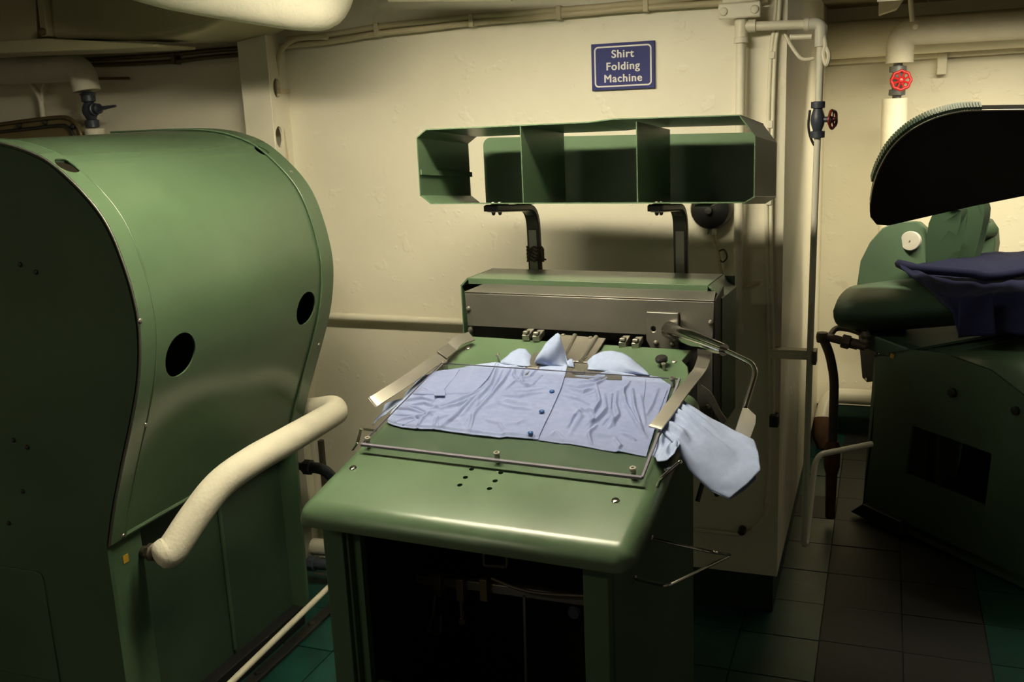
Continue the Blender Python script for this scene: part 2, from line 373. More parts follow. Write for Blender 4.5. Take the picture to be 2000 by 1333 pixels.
# near end panel: full height sheet with the hood's outline
ep = [V((p.x-0.004, Y0-0.004, p.z-0.002)) for p in pp if p.x > -2.15]
ep = [V((-1.688, Y0-0.004, 0.06))]+ep+[V((-2.35, Y0-0.004, 1.58)), V((-2.35, Y0-0.004, 0.06))]
G().prism(ep, (0, 0.012, 0)).build('end_panel', 'green_dull', lp, smooth=30)
ep2 = [V((p.x-0.006, Y1-0.01, p.z-0.002)) for p in pp if p.x > -2.15]
ep2 = [V((X0, Y1-0.01, 0.06))]+ep2+[V((-2.35, Y1-0.01, 1.58)), V((-2.35, Y1-0.01, 0.06))]
G().prism(ep2, (0, 0.012, 0)).build('end_panel', 'green_dull', lp, smooth=30)
# lower side: corner post, recessed panels
G().box(X0-0.03, X0+0.004, Y0+0.008, Y0+0.12, 0.07, 0.645).build('corner_post', 'green_dull', lp, bevel=0.002)
G().box(X0-0.075, X0-0.06, Y0+0.10, 2.2, 0.06, 0.72).build('side_panel', 'panel_shaded', lp, bevel=0.002)
G().box(X0-0.072, X0-0.055, 2.2, Y1-0.01, 0.06, 0.72).build('side_panel', 'panel_shaded', lp, bevel=0.002)
G().box(X0-0.03, X0-0.015, Y0+0.12, Y1-0.01, 0.625, 0.66).build('side_rail', 'green_dull', lp, bevel=0.002)
G().tube([(X0-0.01, Y0+0.124, 0.07), (X0-0.01, Y0+0.124, 0.63)], 0.005, 8).build('panel_edge', 'green_dull', lp)
G().tube([(X0-0.056, 2.2, 0.08), (X0-0.056, 2.2, 0.70)], 0.006, 8).build('panel_edge', 'green_dull', lp)
# hood bottom edge trim
G().tube([(-1.682, Y0+0.01, 0.648), (-1.682, Y1, 0.648)], 0.006, 8).build('hood_lip', 'green_paint', hood)
# skid rail on the floor
G().box(X0-0.09, X0-0.02, Y0, Y1, 0.0, 0.065).build('skid_rail', 'black', lp, bevel=0.003)
G().box(X0-0.004, X0+0.035, Y0+0.1, Y1+0.16, 0.0, 0.012).build('skid_rail', 'dark_steel', lp, bevel=0.002)
for yy in (1.9, 2.2, 2.5): screw(lp, (X0+0.014, yy, 0.012), (0, 0, 1), 0.010, 0.008, 'dark_steel', 'bolt')
# screws on band and end panel
for px, py in ((280, 828), (567, 338), (619, 672), (237, 1045), (270, 627)):
    h_ = hole_at(px, py, 0.01)
    if h_: screw(lp, h_[0]+h_[1]*0.004, h_[1], 0.006, 0.005, 'steel')
for px, py in ((40, 517), (71, 532), (27, 860), (54, 874), (45, 960), (18, 1022)):
    screw(lp, onY(px, py, Y0-0.004), (0, -1, 0), 0.006, 0.005, 'dark_steel')
# hatch on the near end panel and a yellow sticker
h0, h1 = onY(84, 1118, Y0-0.005), onY(100, 1330, Y0-0.005)
hx, hz = h0.x, h0.z
hp = [V((hx-0.35, 0, 0.25)), V((hx, 0, 0.25)), V((hx, 0, hz-0.02)), V((hx-0.006, 0, hz-0.006)), V((hx-0.02, 0, hz)), V((hx-0.35, 0, hz))]
G().prism([V((p.x, Y0-0.009, p.z)) for p in hp], (0, 0.006, 0)).build('hatch', 'green_dull', lp, bevel=0.001)
sp = onX(246, 1092, X0+0.005)
G().box(X0+0.003, X0+0.0055, sp.y-0.009, sp.y+0.009, sp.z-0.010, sp.z+0.010).build('sticker', 'yellow_label', lp)
# inside: a dark inner shell so the hood openings look into a closed cavity
G().box(-2.3, -1.78, Y0+0.05, Y1-0.05, 0.7, 1.40).build('inner_shell', 'black', lp)

# insulated steam pipe in front of the press
ip = thing('insulated_pipe', 'thick cream insulated steam pipe bent along the cabinet press side', 'pipe', tuple(at(320, 1085, 2.38)))
ipp = [at(300, 1078, 2.40), at(322, 1082, 2.38), at(338, 1072, 2.39), at(378, 1012, 2.42), at(428, 948, 2.46), at(490, 902, 2.53), at(560, 862, 2.66), at(622, 826, 2.88), at(655, 806, 3.0), at(650, 797, 3.06), at(620, 800, 3.12), at(592, 803, 3.17)]
G().tube(smooth_path(ipp[1:9], 6)+smooth_path(ipp[8:], 5)[1:], 0.038, 20).build('lagging', 'cream_lagging', ip, smooth=70)
G().lathe(ipp[1], ipp[1]-ipp[2], [(0.038, -0.004), (0.036, 0.010), (0.028, 0.020), (0.012, 0.026), (0, 0.027)], 20).build('lagging_end', 'cream_lagging', ip, smooth=70)
s0 = onX(268, 1078, X0-0.03)
G().tube([at(318, 1082, 2.40), s0], 0.016, 12).build('stub', 'brown_pipe', ip)
G().lathe(at(300, 1079, 2.41), at(318, 1082, 2.40)-s0, [(0.02, -0.012), (0.023, -0.01), (0.023, 0.01), (0.02, 0.012)], 8).build('union_nut', 'brown_pipe', ip)
# thin white floor pipe
fpA, fpB = onX(650, 1140, -1.645), onX(452, 1333, -1.645)
fd = (fpB-fpA).normalized()
tag(G().tube([fpA, fpB+fd*0.5], 0.0095, 12).build('floor_pipe', 'cream_paint'), 'thin white pipe running along the floor beside the cabinet press', 'pipe')
G_ = thing('pipe_stand', 'small dark bracket holding up the far end of the white floor pipe', 'bracket', (fpA.x, fpA.y, 0))
G().box(fpA.x-0.012, fpA.x+0.012, fpA.y+0.0, fpA.y+0.012, 0, fpA.z+0.012).build('upright', 'dark_steel', G_, bevel=0.001)
G().box(fpA.x-0.015, fpA.x+0.03, fpA.y-0.01, fpA.y+0.03, 0, 0.006).build('foot', 'dark_steel', G_, bevel=0.001)
# fittings between press and table
def fitting(py, px0, px1, Y, label, elbow):
    a, b = onY(px0, py, Y), onY(px1, py+4, Y)
    t = thing('pipe_fitting', label, 'pipe fitting', tuple(a))
    G().tube(fillet([a, b, b+elbow], 0.03), 0.019, 12).build('elbow', 'valve_blue', t, smooth=60)
    G().tube(fillet([a, a+(a-b)*0.9, V(((a+(a-b)*0.9).x, Y1, a.z))], 0.02), 0.013, 10).build('tail', 'valve_blue', t, smooth=60)
    m_ = a.lerp(b, 0.25); ax = (b-a).normalized()
    G().lathe(m_, ax, [(0.022, -0.014), (0.027, -0.011), (0.027, 0.011), (0.022, 0.014)], 8).build('union_nut', 'valve_blue', t, bevel=0.001)
    return t
fitting(912, 592, 632, 2.72, 'blue-grey pipe elbow with hex union behind the table, upper one', V((0.02, 0.1, -0.12)))
fitting(1100, 600, 640, 2.75, 'blue-grey pipe elbow with hex union behind the table leg, lower one', V((0.05, 0.03, 0.0)))
w0, w1 = onY(612, 1068, 2.85), onY(700, 1076, 2.85)
tag(G().tube([w0, w1], 0.030, 16).build('pipe_stub', 'cream_lagging'), 'short thick cream pipe low behind the table leg', 'pipe')
tag(G().tube([onY(615, 1125, 2.85), onY(660, 1128, 2.85)], 0.014, 10).build('low_pipe', 'brown_pipe'), 'rusty brown pipe near the floor behind the table leg', 'pipe')
# upright pipes at the wall behind, left of the table
for a, b, r, lb in (((598, 780), (640, 1140), 0.018, 'cream upright pipe at the wall close to the cabinet press'), ((618, 860), (650, 1120), 0.012, 'brownish upright conduit right of the cream upright pipe')):
    q0, q1 = onY(*a, 2.95), onY(*b, 2.95)
    tag(G().tube([(q1.x, 2.95, 0.02), (q1.x, 2.95, q0.z)], r, 12).build('upright_pipe', 'cream_paint' if r > 0.015 else 'brown_pipe'), lb, 'pipe')

# ================================================================== FOLDING MACHINE
fm = thing('shirt_folding_machine', 'green shirt folding machine with a sloping table and a clear sheet on top', 'machine', tuple(MO), -MA, local=True)
U0, U1 = -0.322, 0.327
def tp(u, v, h=0): return V((u, v, tz(v)))+TNL*h
# table top: rounded slab
def table_top():
    bm = bmesh.new()
    pts = [(U0, -0.052), (U1, -0.052), (U1-0.012, 0.46), (U0+0.008, 0.52)]
    top = [bm.verts.new(tp(u, v)) for u, v in pts]; th = 0.035
    bot = [bm.verts.new(tp(u, v, 0)-V((0, 0, th))) for u, v in pts]
    bm.faces.new(top); bm.faces.new(bot[::-1])
    for i in range(4): bm.faces.new((top[i], bot[i], bot[(i+1) % 4], top[(i+1) % 4]))
    bm.verts.ensure_lookup_table(); bm.edges.ensure_lookup_table()
    e = [ed for ed in bm.edges if (ed.verts[0] in top and ed.verts[1] in top and not (top[2] in ed.verts and top[3] in ed.verts))]
    # vertical front corners as well
    e += [ed for ed in bm.edges if set(ed.verts) in ({top[0], bot[0]}, {top[1], bot[1]})]
    bmesh.ops.bevel(bm, geom=e, offset=0.033, segments=8, profile=0.5, affect='EDGES')
    bmesh.ops.recalc_face_normals(bm, faces=bm.faces)
    g = G(); bm.verts.index_update()
    g.add([v.co.copy() for v in bm.verts], [tuple(v.index for v in f.verts) for f in bm.faces]); bm.free(); return g
cut = []
for px, py in ((921, 917), (909, 933), (898, 948), (978, 924), (967, 940), (956, 955)):
    q = tb(px, py); cut.append(cyl(q+TNL*0.01, q-TNL*0.05, 0.0050, 16))
top = table_top().build('table_top', 'green_gloss', fm, cuts=cut, smooth=45)
rd = [tb(919, 658), tb(1350, 686), tb(1339, 712), tb(1352, 733), tb(1350, 760)]
rdp = [V((-0.296, 0.50, 0)), V((-0.292, 0.658, 0)), V((0.251, 0.651, 0)), V((0.243, 0.60, 0)), V((0.262, 0.575, 0)), V((0.285, 0.50, 0)), V((0.285, 0.43, 0)), V((-0.296, 0.43, 0))]
G().prism([tp(p.x, p.y, 0.0015) for p in rdp], TNL*-0.02).build('rear_deck', 'green_gloss', fm, bevel=0.002)
for px, py in ((690, 915), (1202, 979)): screw(top, tb(px, py), TNL, 0.0075, 0.004, 'chrome')
for px, py in ((914, 681), (1317, 707)): screw(fm, tb(px, py, 0.002), TNL, 0.006, 0.003, 'steel')
# body: legs, panels, rails
LB = -0.312; RB = 0.262
def zt_under(v): return tz(v)-0.040
legL = G().box(LB, -0.268, 0.02, 0.045, 0, zt_under(0.03)).box(-0.268, -0.262, 0.03, 0.09, 0, zt_under(0.03)); legL.build('leg', 'green_dull', fm, bevel=0.002)
G().box(-0.262, -0.245, 0.045, 0.06, 0.46, zt_under(0.04)).build('leg_lip', 'green_dull', fm, bevel=0.001)
G().box(0.216, RB, 0.02, 0.045, 0, zt_under(0.03)).build('leg', 'green_dull', fm, bevel=0.002)
for v_, nm in ((0.60, 'leg'), (0.60, 'leg')): pass
sidep = [V((RB-0.006, 0.045, 0.0)), V((RB-0.006, 0.615, 0.0)), V((RB-0.006, 0.615, tz(0.615)-0.03)), V((RB-0.006, 0.045, tz(0.045)-0.05))]
sp_r = G().prism(sidep, (0.008, 0, 0)).build('side_panel', 'green_dull', fm, bevel=0.002)
G().prism([V((LB, p.y, p.z)) for p in sidep], (0.008, 0, 0)).build('side_panel', 'green_dull', fm, bevel=0.002)
G().box(LB, RB, 0.612, 0.62, 0, 1.0).build('back_panel', 'green_dull', fm)
G().box(-0.262, 0.216, 0.03, 0.04, 0.0, 0.40).build('front_panel', 'green_dull', fm)
G().box(-0.295, 0.25, 0.05, 0.60, 0.05, 0.055).build('floor_shade', 'black', fm)  # black sheets inside the body stand in for its interior shade
G().box(-0.300, -0.296, 0.05, 0.60, 0.05, 0.86).build('side_shade', 'black', fm)
G().box(0.248, 0.252, 0.05, 0.60, 0.05, 0.86).build('side_shade', 'black', fm)
G().box(-0.295, 0.248, 0.60, 0.606, 0.05, 0.95).build('back_shade', 'black', fm)
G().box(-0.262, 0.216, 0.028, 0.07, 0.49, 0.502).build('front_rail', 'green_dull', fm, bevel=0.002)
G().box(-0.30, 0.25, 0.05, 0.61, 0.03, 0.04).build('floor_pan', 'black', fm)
# flat lip under the table nose, and the side seam
G().box(-0.262, 0.216, -0.0, 0.03, 0.862, 0.872).build('header_rail', 'green_dull', fm, bevel=0.002)
# interior mechanism seen through the open front
vb = [mv(815, 1128, 0.33), mv(950, 1145, 0.33), mv(1150, 1172, 0.33)]
G().bar([vb[0], vb[1], vb[2]], (0, 0, 1), 0.022, 0.02).build('valve_bar', 'steel_grey', fm, bevel=0.002)
for px, py in ((858, 1140), (902, 1150), (948, 1150)):
    q = mv(px, py, 0.315); g = G(); g.obox(q, (0.009, 0, 0), (0, 0.012, 0), (0, 0, 0.026)); g.build('valve_block', 'bronze', fm, bevel=0.002)
q = mv(902, 1195, 0.315); G().lathe(q, (0, 0, 1), [(0.004, -0.03), (0.009, -0.028), (0.009, -0.02), (0.005, -0.018), (0.005, 0.04)], 10).build('valve_stem', 'bronze', fm)
G().tube(smooth_path([mv(960, 1130, 0.30), mv(1010, 1150, 0.30), mv(1060, 1160, 0.30), mv(1150, 1165, 0.30)]), 0.004, 8).build('hose', 'brown_pipe', fm)
G().tube(smooth_path([mv(850, 1160, 0.32), mv(846, 1200, 0.31), mv(838, 1230, 0.31), mv(858, 1236, 0.31), mv(862, 1200, 0.32)]), 0.004, 8).build('hose', 'brown_pipe', fm)
G().tube([mv(1024, 1165, 0.30), mv(1024, 1333, 0.30)+V((0, 0, -0.25))], 0.004, 8).build('pull_rod', 'steel', fm)
G().tube(fillet([mv(945, 1060, 0.28), mv(945, 1105, 0.28), mv(990, 1108, 0.28), mv(990, 1070, 0.28)], 0.006), 0.004, 8).build('link_wire', 'steel_grey', fm)
q = mv(1120, 1200, 0.35); G().lathe(q, (0, 1, 0), [(0.012, 0), (0.016, 0.006), (0.010, 0.012)], 10).build('air_fitting', 'valve_blue', fm)
# clear sheet with spacers and screws
ac = [tb(705, 867, 0.019), tb(1254, 932, 0.019), tb(1327, 739, 0.019), tb(862, 708, 0.019)]
sheet = G().prism([p-TNL*0.0045 for p in ac], TNL*0.0045).build('clear_sheet', 'acrylic', fm, smooth=0)
sheet['label'] = 'clear acrylic sheet over the shirt'
def edge_strip(a, b, w, th, nm='polished_edge'):
    m_ = (a+b)/2; d = (b-a)/2; s_ = TNL.cross(d).normalized()
    return G().obox(m_-TNL*0.00225, d, s_*w, TNL*th).build(nm, 'acrylic_edge', sheet, bevel=0.0006)
cN = sum(ac, V())/4
edge_strip(ac[0], ac[1], 0.0032, 0.0028); edge_strip(ac[1], ac[2], 0.0024, 0.0026); edge_strip(ac[2], ac[3], 0.0004, 0.0014); edge_strip(ac[3], ac[0], 0.0005, 0.0018)
for px, py in ((718, 858), (970, 887), (1236, 917), (869, 708), (1313, 740)):
    q = tb(px, py, 0.020)
    G().lathe(q, TNL, [(0.0065, 0), (0.0068, 0.0015), (0.0058, 0.0035), (0.003, 0.0035), (0.0028, 0.0015), (0, 0.0015)], 14).build('screw', 'steel', sheet)
    G().lathe(q, TNL, [(0.005, -0.0185), (0.005, -0.0045)], 12).build('spacer', 'steel', sheet)
# knob, pins
q = tb(1293, 716, 0.0)
G().lathe(q, TNL, [(0.004, 0), (0.004, 0.010), (0.011, 0.011), (0.0135, 0.014), (0.0135, 0.020), (0.011, 0.023), (0, 0.023)], 18).build('knob', 'black_rubber', fm)
q = tb(1297, 725, 0.0); G().lathe(q, TNL, [(0.003, 0), (0.003, 0.014), (0.005, 0.015), (0.005, 0.018), (0, 0.019)], 10).build('pin', 'steel', fm)
q = tb(975, 710, 0.0); G().lathe(q, TNL, [(0.0016, 0), (0.0016, 0.018), (0.0038, 0.019), (0.0042, 0.022), (0.002, 0.025), (0, 0.0255)], 10).build('pin', 'steel', fm)
# collar plate with ridges
cp = [tb(1090, 656, 0.006), tb(1184, 664, 0.006), tb(1152, 712, 0.006), tb(1068, 704, 0.006)]
cpl = G().prism(cp, TNL*0.004).build('collar_plate', 'steel', fm, bevel=0.001)
for f0, f1 in ((0.36, 0.42), (0.80, 0.86)):
    a, b = cp[0].lerp(cp[1], f0), cp[3].lerp(cp[2], f0)
    G().tube([a+TNL*0.004, b+TNL*0.004], 0.006, 10).build('ridge', 'steel', cpl)
for px, py in ((1100, 655), (1153, 660), (1143, 699), (1105, 690)): screw(cpl, tb(px, py, 0.010), TNL, 0.005, 0.003, 'steel')
gp = [tb(1045, 690, 0.003), tb(1215, 690, 0.003), tb(1215, 745, 0.003), tb(1010, 735, 0.003)]
G().prism(gp, TNL*0.003).build('base_plate', 'steel_grey', fm, bevel=0.001)
for px, py in ((1042, 719), (1130, 727)):
    q = tb(px, py, 0.009); G().obox(q, V((0.013, 0, 0)), V((0, 0.006, 0.0014)), TNL*0.003).build('guide_block', 'steel', fm, bevel=0.001)
# small clamp blocks at the back
for px, py in ((1032, 654), (1052, 656), (1220, 668), (1245, 670)):
    q = mv(px, py, 0.66); g = G()
    g.obox(q, (0.008, 0.002, 0), (0, 0.018, 0.004), (0, -0.001, 0.007)); g.obox(q+V((0, -0.012, 0.009)), (0.006, 0, 0), (0, 0.008, 0), (0, 0, 0.003))
    g.build('clamp_block', 'steel', fm, bevel=0.0012)
# steel face box
fv = 0.700
FA, FB = mv(907, 570, fv), mv(1395, 594, fv)
fz1 = (FA.z+FB.z)/2; fu0, fu1 = FA.x, FB.x; fz0 = mv(1087, 646, fv).z
face = G().prism([V((fu0, fv, fz1)), V((fu0+0.004, fv, fz0)), V((fu1-0.002, fv, fz0-0.0)), V((fu1, fv, fz1))], (0, 0.006, 0)).build('face_plate', 'steel_grey', fm, bevel=0.0015)
G().prism([V((fu0, fv, fz1+0.001)), V((fu1, fv, fz1+0.001)), V((fu1-0.012, 0.77, fz1+0.009)), V((fu0+0.020, 0.77, fz1+0.009))], (0, 0, 0.003)).build('top_flange', 'steel_grey', face, bevel=0.001)
G().box(fu0+0.01, fu1-0.01, fv+0.016, fv+0.02, 0.90, fz0+0.02).build('recess_plate', 'dark_steel', fm)
G().prism([V((fu1-0.004, fv+0.006, fz1)), V((fu1-0.004, 0.8, fz1+0.02)), V((fu1-0.004, 0.8, 0.84)), V((fu1-0.004, fv+0.006, 0.84))], (0.004, 0, 0)).build('end_cheek', 'dark_steel', fm)
G().box(0.252, fu1-0.004, fv+0.002, fv+0.008, 0.84, fz0+0.01).build('lower_plate', 'steel_grey', fm, bevel=0.001)
for px, py in ((915, 603), (1388, 630), (1383, 795)): screw(fm, mv(px, py, fv), (0, -1, 0), 0.006, 0.005, 'steel', 'bolt')
screw(fm, mv(921, 645, fv+0.016), (0, -1, 0), 0.009, 0.007, 'steel', 'bolt')
# green rear cover (open-fronted hood)
hu0, hu1, hz_ = -0.352, 0.290, 1.192
cov = G().prism([V((hu0+0.004, 0.775, hz_)), V((hu1-0.030, 0.775, hz_)), V((hu1-0.030, 0.93, hz_)), V((hu0+0.004, 0.93, hz_))], (0, 0, 0.003)).build('rear_cover', 'green_paint', fm, bevel=0.001)
G().box(hu0+0.004, hu1-0.030, 0.772, 0.776, hz_-0.012, hz_+0.003).build('front_lip', 'green_paint', cov, bevel=0.0008)
G().prism([V((hu1-0.030, 0.772, hz_)), V((hu1, 0.772, hz_-0.030)), V((hu1, 0.93, hz_-0.030)), V((hu1-0.030, 0.93, hz_))], (0.003, 0, 0.003)).build('chamfer', 'green_paint', cov)
G().prism([V((hu0+0.004, 0.772, hz_)), V((hu0-0.016, 0.772, hz_-0.02)), V((hu0-0.016, 0.93, hz_-0.02)), V((hu0+0.004, 0.93, hz_))], (-0.003, 0, 0.003)).build('chamfer', 'green_paint', cov)
G().box(hu1, hu1+0.003, 0.772, 0.93, 0.86, hz_-0.028).build('cover_side', 'green_paint', cov)
G().box(hu0-0.018, hu0-0.015, 0.772, 0.93, 0.86, hz_-0.018).build('cover_side', 'green_paint', cov)
G().box(hu0, hu1, 0.926, 0.93, 0.86, hz_).build('cover_back', 'green_paint', cov)
# pivot bracket, lever and sleeve holder plate
PB = [mv(1262, 609, fv-0.012), mv(1325, 612, fv-0.012), mv(1325, 680, fv-0.012), mv(1262, 665, fv-0.012)]
g = G().prism([PB[0], PB[1], PB[2]+V((0, 0, -0.01)), PB[3]+V((0.010, 0, -0.02)), PB[3]], (0, 0.012, 0)); pb = g.build('pivot_bracket', 'steel_grey', fm, bevel=0.0025,
    cuts=[cyl(mv(1272, 647, fv-0.03), mv(1272, 647, fv-0.03)+V((0, 0.05, 0)), 0.0055, 14)])
for px, py in ((1281, 670), (1313, 673)): screw(pb, mv(px, py, fv-0.012), (0, -1, 0), 0.006, 0.006, 'steel', 'bolt')
L0, L1 = mv(1302, 643, fv-0.015), mv(1414, 684, 0.54)
L2, L3, L4 = mv(1480, 716, 0.45), mv(1478, 730, 0.44), mv(1455, 797, 0.36)
G().tube([L0, L0.lerp(L1, 0.04), L0.lerp(L1, 0.5), L1], [0.014, 0.0195, 0.0175, 0.013], 16).build('lever_sleeve', 'chrome', fm)
G().tube(fillet([L1, L2, L4], 0.035, 8), 0.0055, 12).build('lever_rod', 'chrome', fm)
hp_ = [mv(1451, 797, 0.36), mv(1461, 798, 0.345), mv(1477, 812, 0.34), mv(1476, 828, 0.335), mv(1462, 866, 0.31), mv(1436, 842, 0.345)]
G().prism(hp_, V((-0.002, 0.004, -0.002))).build('sleeve_plate', 'steel', fm, bevel=0.001)
# flat steel straps
st = [tb(921, 657, 0.022), tb(893, 668, 0.026), tb(878, 684, 0.022), tb(868, 692, 0.022), tb(800, 740, 0.030), tb(738, 780, 0.034), tb(726, 788, 0.032)]
SN = V((0.45, -0.9, 0.75)).normalized()
G().bar(smooth_path(st, 5), (st[-1]-st[0]).cross(SN), 0.027, 0.0035).build('strap', 'steel', fm, bevel=0.001)
G().bar([tb(884, 678, 0.0265), tb(863, 694, 0.0265)], (st[-1]-st[0]).cross(SN), 0.029, 0.003).build('strap_joint', 'steel_grey', fm, bevel=0.001)
st = [mv(1377, 693, 0.63), tb(1370, 716, 0.032), tb(1362, 730, 0.034), tb(1330, 770, 0.034), tb(1288, 826, 0.028), tb(1279, 837, 0.026)]
G().bar(smooth_path(st, 5), (st[-1]-st[1]).cross(TNL), 0.027, 0.0035).build('strap', 'steel', fm, bevel=0.001)
st = [tb(1372, 716, 0.03), V((0.33, 0.66, 1.06)), mv(1395, 780, 0.62), mv(1415, 822, 0.60)]
G().bar(smooth_path([mv(1366, 757, 0.60), mv(1385, 772, 0.60), mv(1402, 805, 0.60), mv(1415, 824, 0.60)], 5), V((1, 0, 0.2)), 0.014, 0.003).build('strap', 'steel_grey', fm)
# wire loops on the sides
w1, w2 = mu(1270, 1052, RB), mu(1237, 1131, RB)
wa, wb_ = mu(1428, 1085, 0.40), mu(1302, 1146, 0.34)
G().tube(fillet([w1, mu(1395, 1080, 0.385), wa, wb_, w2], 0.016, 6), 0.0032, 10).build('wire_guard', 'chrome', fm)
for q in (w1, w2): G().lathe(q, (1, 0, 0), [(0.007, -0.002), (0.007, 0.004), (0.004, 0.006)], 10).build('wire_boss', 'steel', fm)
G().tube(fillet([mu(1284, 951, 0.318), mu(1290, 936, 0.330), mu(1329, 902, 0.365), mu(1326, 908, 0.330), mu(1300, 918, 0.32)], 0.008, 5), 0.0032, 10).build('wire_guard', 'chrome', fm)
G().bar(fillet([tb(736, 842, -0.01), tb(705, 838, 0.0), tb(698, 866, -0.004), tb(688, 880, -0.02)], 0.006, 4), V((0.3, 1, 0)), 0.006, 0.002).build('wire_guard', 'chrome', fm)
for (ax, ay), (bx, by) in (((1372, 945), (1362, 980)), ((1397, 952), (1400, 968))):
    G().tube([mv(ax, ay, 0.50), mv(bx, by, 0.48)], 0.005, 8).build('stub_rod', 'dark_steel', fm)

# ================================================================== BIN RACK above the machine
rk = thing('bin_rack', 'long green open bin rack on two curved arms above the folding machine', 'rack', tuple(MO+EX*-0.03+EY*0.95+EZ*1.17), -MA)
def Mw(p): return MO+EX*p[0]+EY*p[1]+EZ*p[2]
def rkb(g, name, m, parent=None, **k):
    g.v = [Mw(p) for p in g.v]; return g.build(name, m, parent or rk, **k)
RU0, RU1 = -0.440, 0.372
def rzb(v): return 1.386-(v-0.72)*0.095    # bottom plate height
def rzt(v): return 1.566-(v-0.72)*0.095
v0, v1 = 0.72, 1.0
ch = 0.026
def slab(p, q, th, nm, **k):   # p,q: (u,z offset fn) line swept from v0 to v1
    (ua, fa, da), (ub, fb, db) = p, q
    pts = [V((ua, v0, fa(v0)+da)), V((ub, v0, fb(v0)+db)), V((ub, v1, fb(v1)+db)), V((ua, v1, fa(v1)+da))]
    n = (pts[1]-pts[0]).cross(pts[2]-pts[1]).normalized()
    return rkb(G().prism(pts, n*th), nm, 'green_paint', **k)
slab((RU0+ch, rzb, 0), (RU1-ch, rzb, 0), 0.0025, 'bottom_plate')
# top plate: slightly bent upwards towards the right, in two lengths
def tzz(u, v): return rzt(v)+(0.010*max(0, (u+0.02)/0.4) if u < 0.05 else 0.005)+(0.0)
slab((RU0+ch, rzt, -0.002), (0.0, rzt, 0.001), 0.0025, 'top_plate')
slab((0.0, rzt, 0.001), (0.06, rzt, 0.006), 0.0025, 'top_plate')
slab((0.06, rzt, 0.006), (RU1-ch-0.006, rzt, 0.004), 0.0025, 'top_plate')
lside = slab((RU0, rzb, ch*0.75), (RU0, rzt, -ch*0.75), 0.0025, 'side_plate')
slab((RU0, rzb, ch*0.75), (RU0+ch, rzb, 0), 0.0025, 'corner_plate')
slab((RU0, rzt, -ch*0.75), (RU0+ch, rzt, -0.002), 0.0025, 'corner_plate')
slab((RU1, rzb, ch*0.6), (RU1, rzt, -ch*1.5), 0.0025, 'side_plate')
slab((RU1, rzb, ch*0.6), (RU1-ch, rzb, 0), 0.0025, 'corner_plate')
slab((RU1, rzt, -ch*1.5), (RU1-ch-0.006, rzt, 0.004), 0.0025, 'corner_plate')
# seam strips on the end plates
rkb(G().prism([V((RU0+0.003, v0, rzb(v0)+0.085)), V((RU0+0.003, v0, rzb(v0)+0.072)), V((RU0+0.003, v1, rzb(v1)+0.072)), V((RU0+0.003, v1, rzb(v1)+0.085))], (0.004, 0, 0)), 'seam_strip', 'green_paint', lside)
for px in (1018, 1243):
    u_ = mv(px, 320, v0).x
    rkb(G().prism([V((u_, v0, rzb(v0))), V((u_, v0, rzt(v0))), V((u_, v1, rzt(v1))), V((u_, v1, rzb(v1)))], (0.0025, 0, 0)), 'divider', 'green_paint')
# back stop panel with rounded upper corners, set behind the bins
bv = 1.065; bu0, bu1 = -0.427, 0.336; bz0, bz1 = 1.355, 1.532; rr = 0.022
pl = [V((bu0, bv, bz0)), V((bu1, bv, bz0))]+[V((bu1-rr+rr*math.cos(a), bv, bz1-0.008-rr+rr*math.sin(a))) for a in [i*math.pi/12 for i in range(7)]]+[V((bu0+rr+rr*math.cos(a), bv, bz1-rr+rr*math.sin(a))) for a in [math.pi/2+i*math.pi/12 for i in range(7)]]
rkb(G().prism(pl, (0, 0.003, 0)), 'back_panel', 'green_paint')
for u_ in (-0.3, 0.2): rkb(G().box(u_-0.02, u_+0.02, 0.98, bv+0.002, 1.352, 1.3555), 'panel_bracket', 'green_paint')
# curved arms
for u_, tipv in ((-0.262, 0.745), (0.138, 0.775)):
    path = fillet([V((u_, tipv, rzb(tipv)-0.010)), V((u_, 1.005, rzb(1.0)-0.010)), V((u_, 1.02, 0.85))], 0.06, 8)
    arm = rkb(G().bar(path, V((1, 0, 0)), 0.036, 0.016), 'support_arm', 'arm_steel', bevel=0.003)
    rkb(G().bar([p+V((0, -0.0095, 0)) if i > 8 else p+V((0, 0, -0.0095)) for i, p in enumerate(path)], V((1, 0, 0)), 0.022, 0.002), 'arm_channel', 'steel', arm)
    rkb(G().box(u_-0.017, u_+0.017, tipv-0.008, tipv+0.07, rzb(tipv)-0.018, rzb(tipv)-0.004), 'mount_pad', 'dark_steel', bevel=0.002)
    for dv in (0.012, 0.05):
        screw(arm, Mw((u_, tipv+dv, rzb(tipv+dv)-0.018)), (0, 0, -1), 0.005, 0.010, 'dark_steel', 'bolt')
        screw(arm, Mw((u_, tipv+dv, rzb(tipv+dv)+0.002)), (0, 0, 1), 0.005, 0.003, 'steel', 'bolt')
# twine wound on the left arm
tw = []
for i in range(90):
    a = i/90*2*math.pi*5; tw.append(Mw((-0.262+0.022*math.cos(a), 1.012+0.021*math.sin(a), 1.203+0.040*i/90+0.004*math.sin(i*1.7))))
tw += [Mw((-0.235, 0.995, 1.215)), Mw((-0.222, 0.985, 1.212))]
tag(G().tube(tw, 0.0026, 6).build('twine', 'twine'), 'brown twine wound around the left support arm of the rack', 'twine')

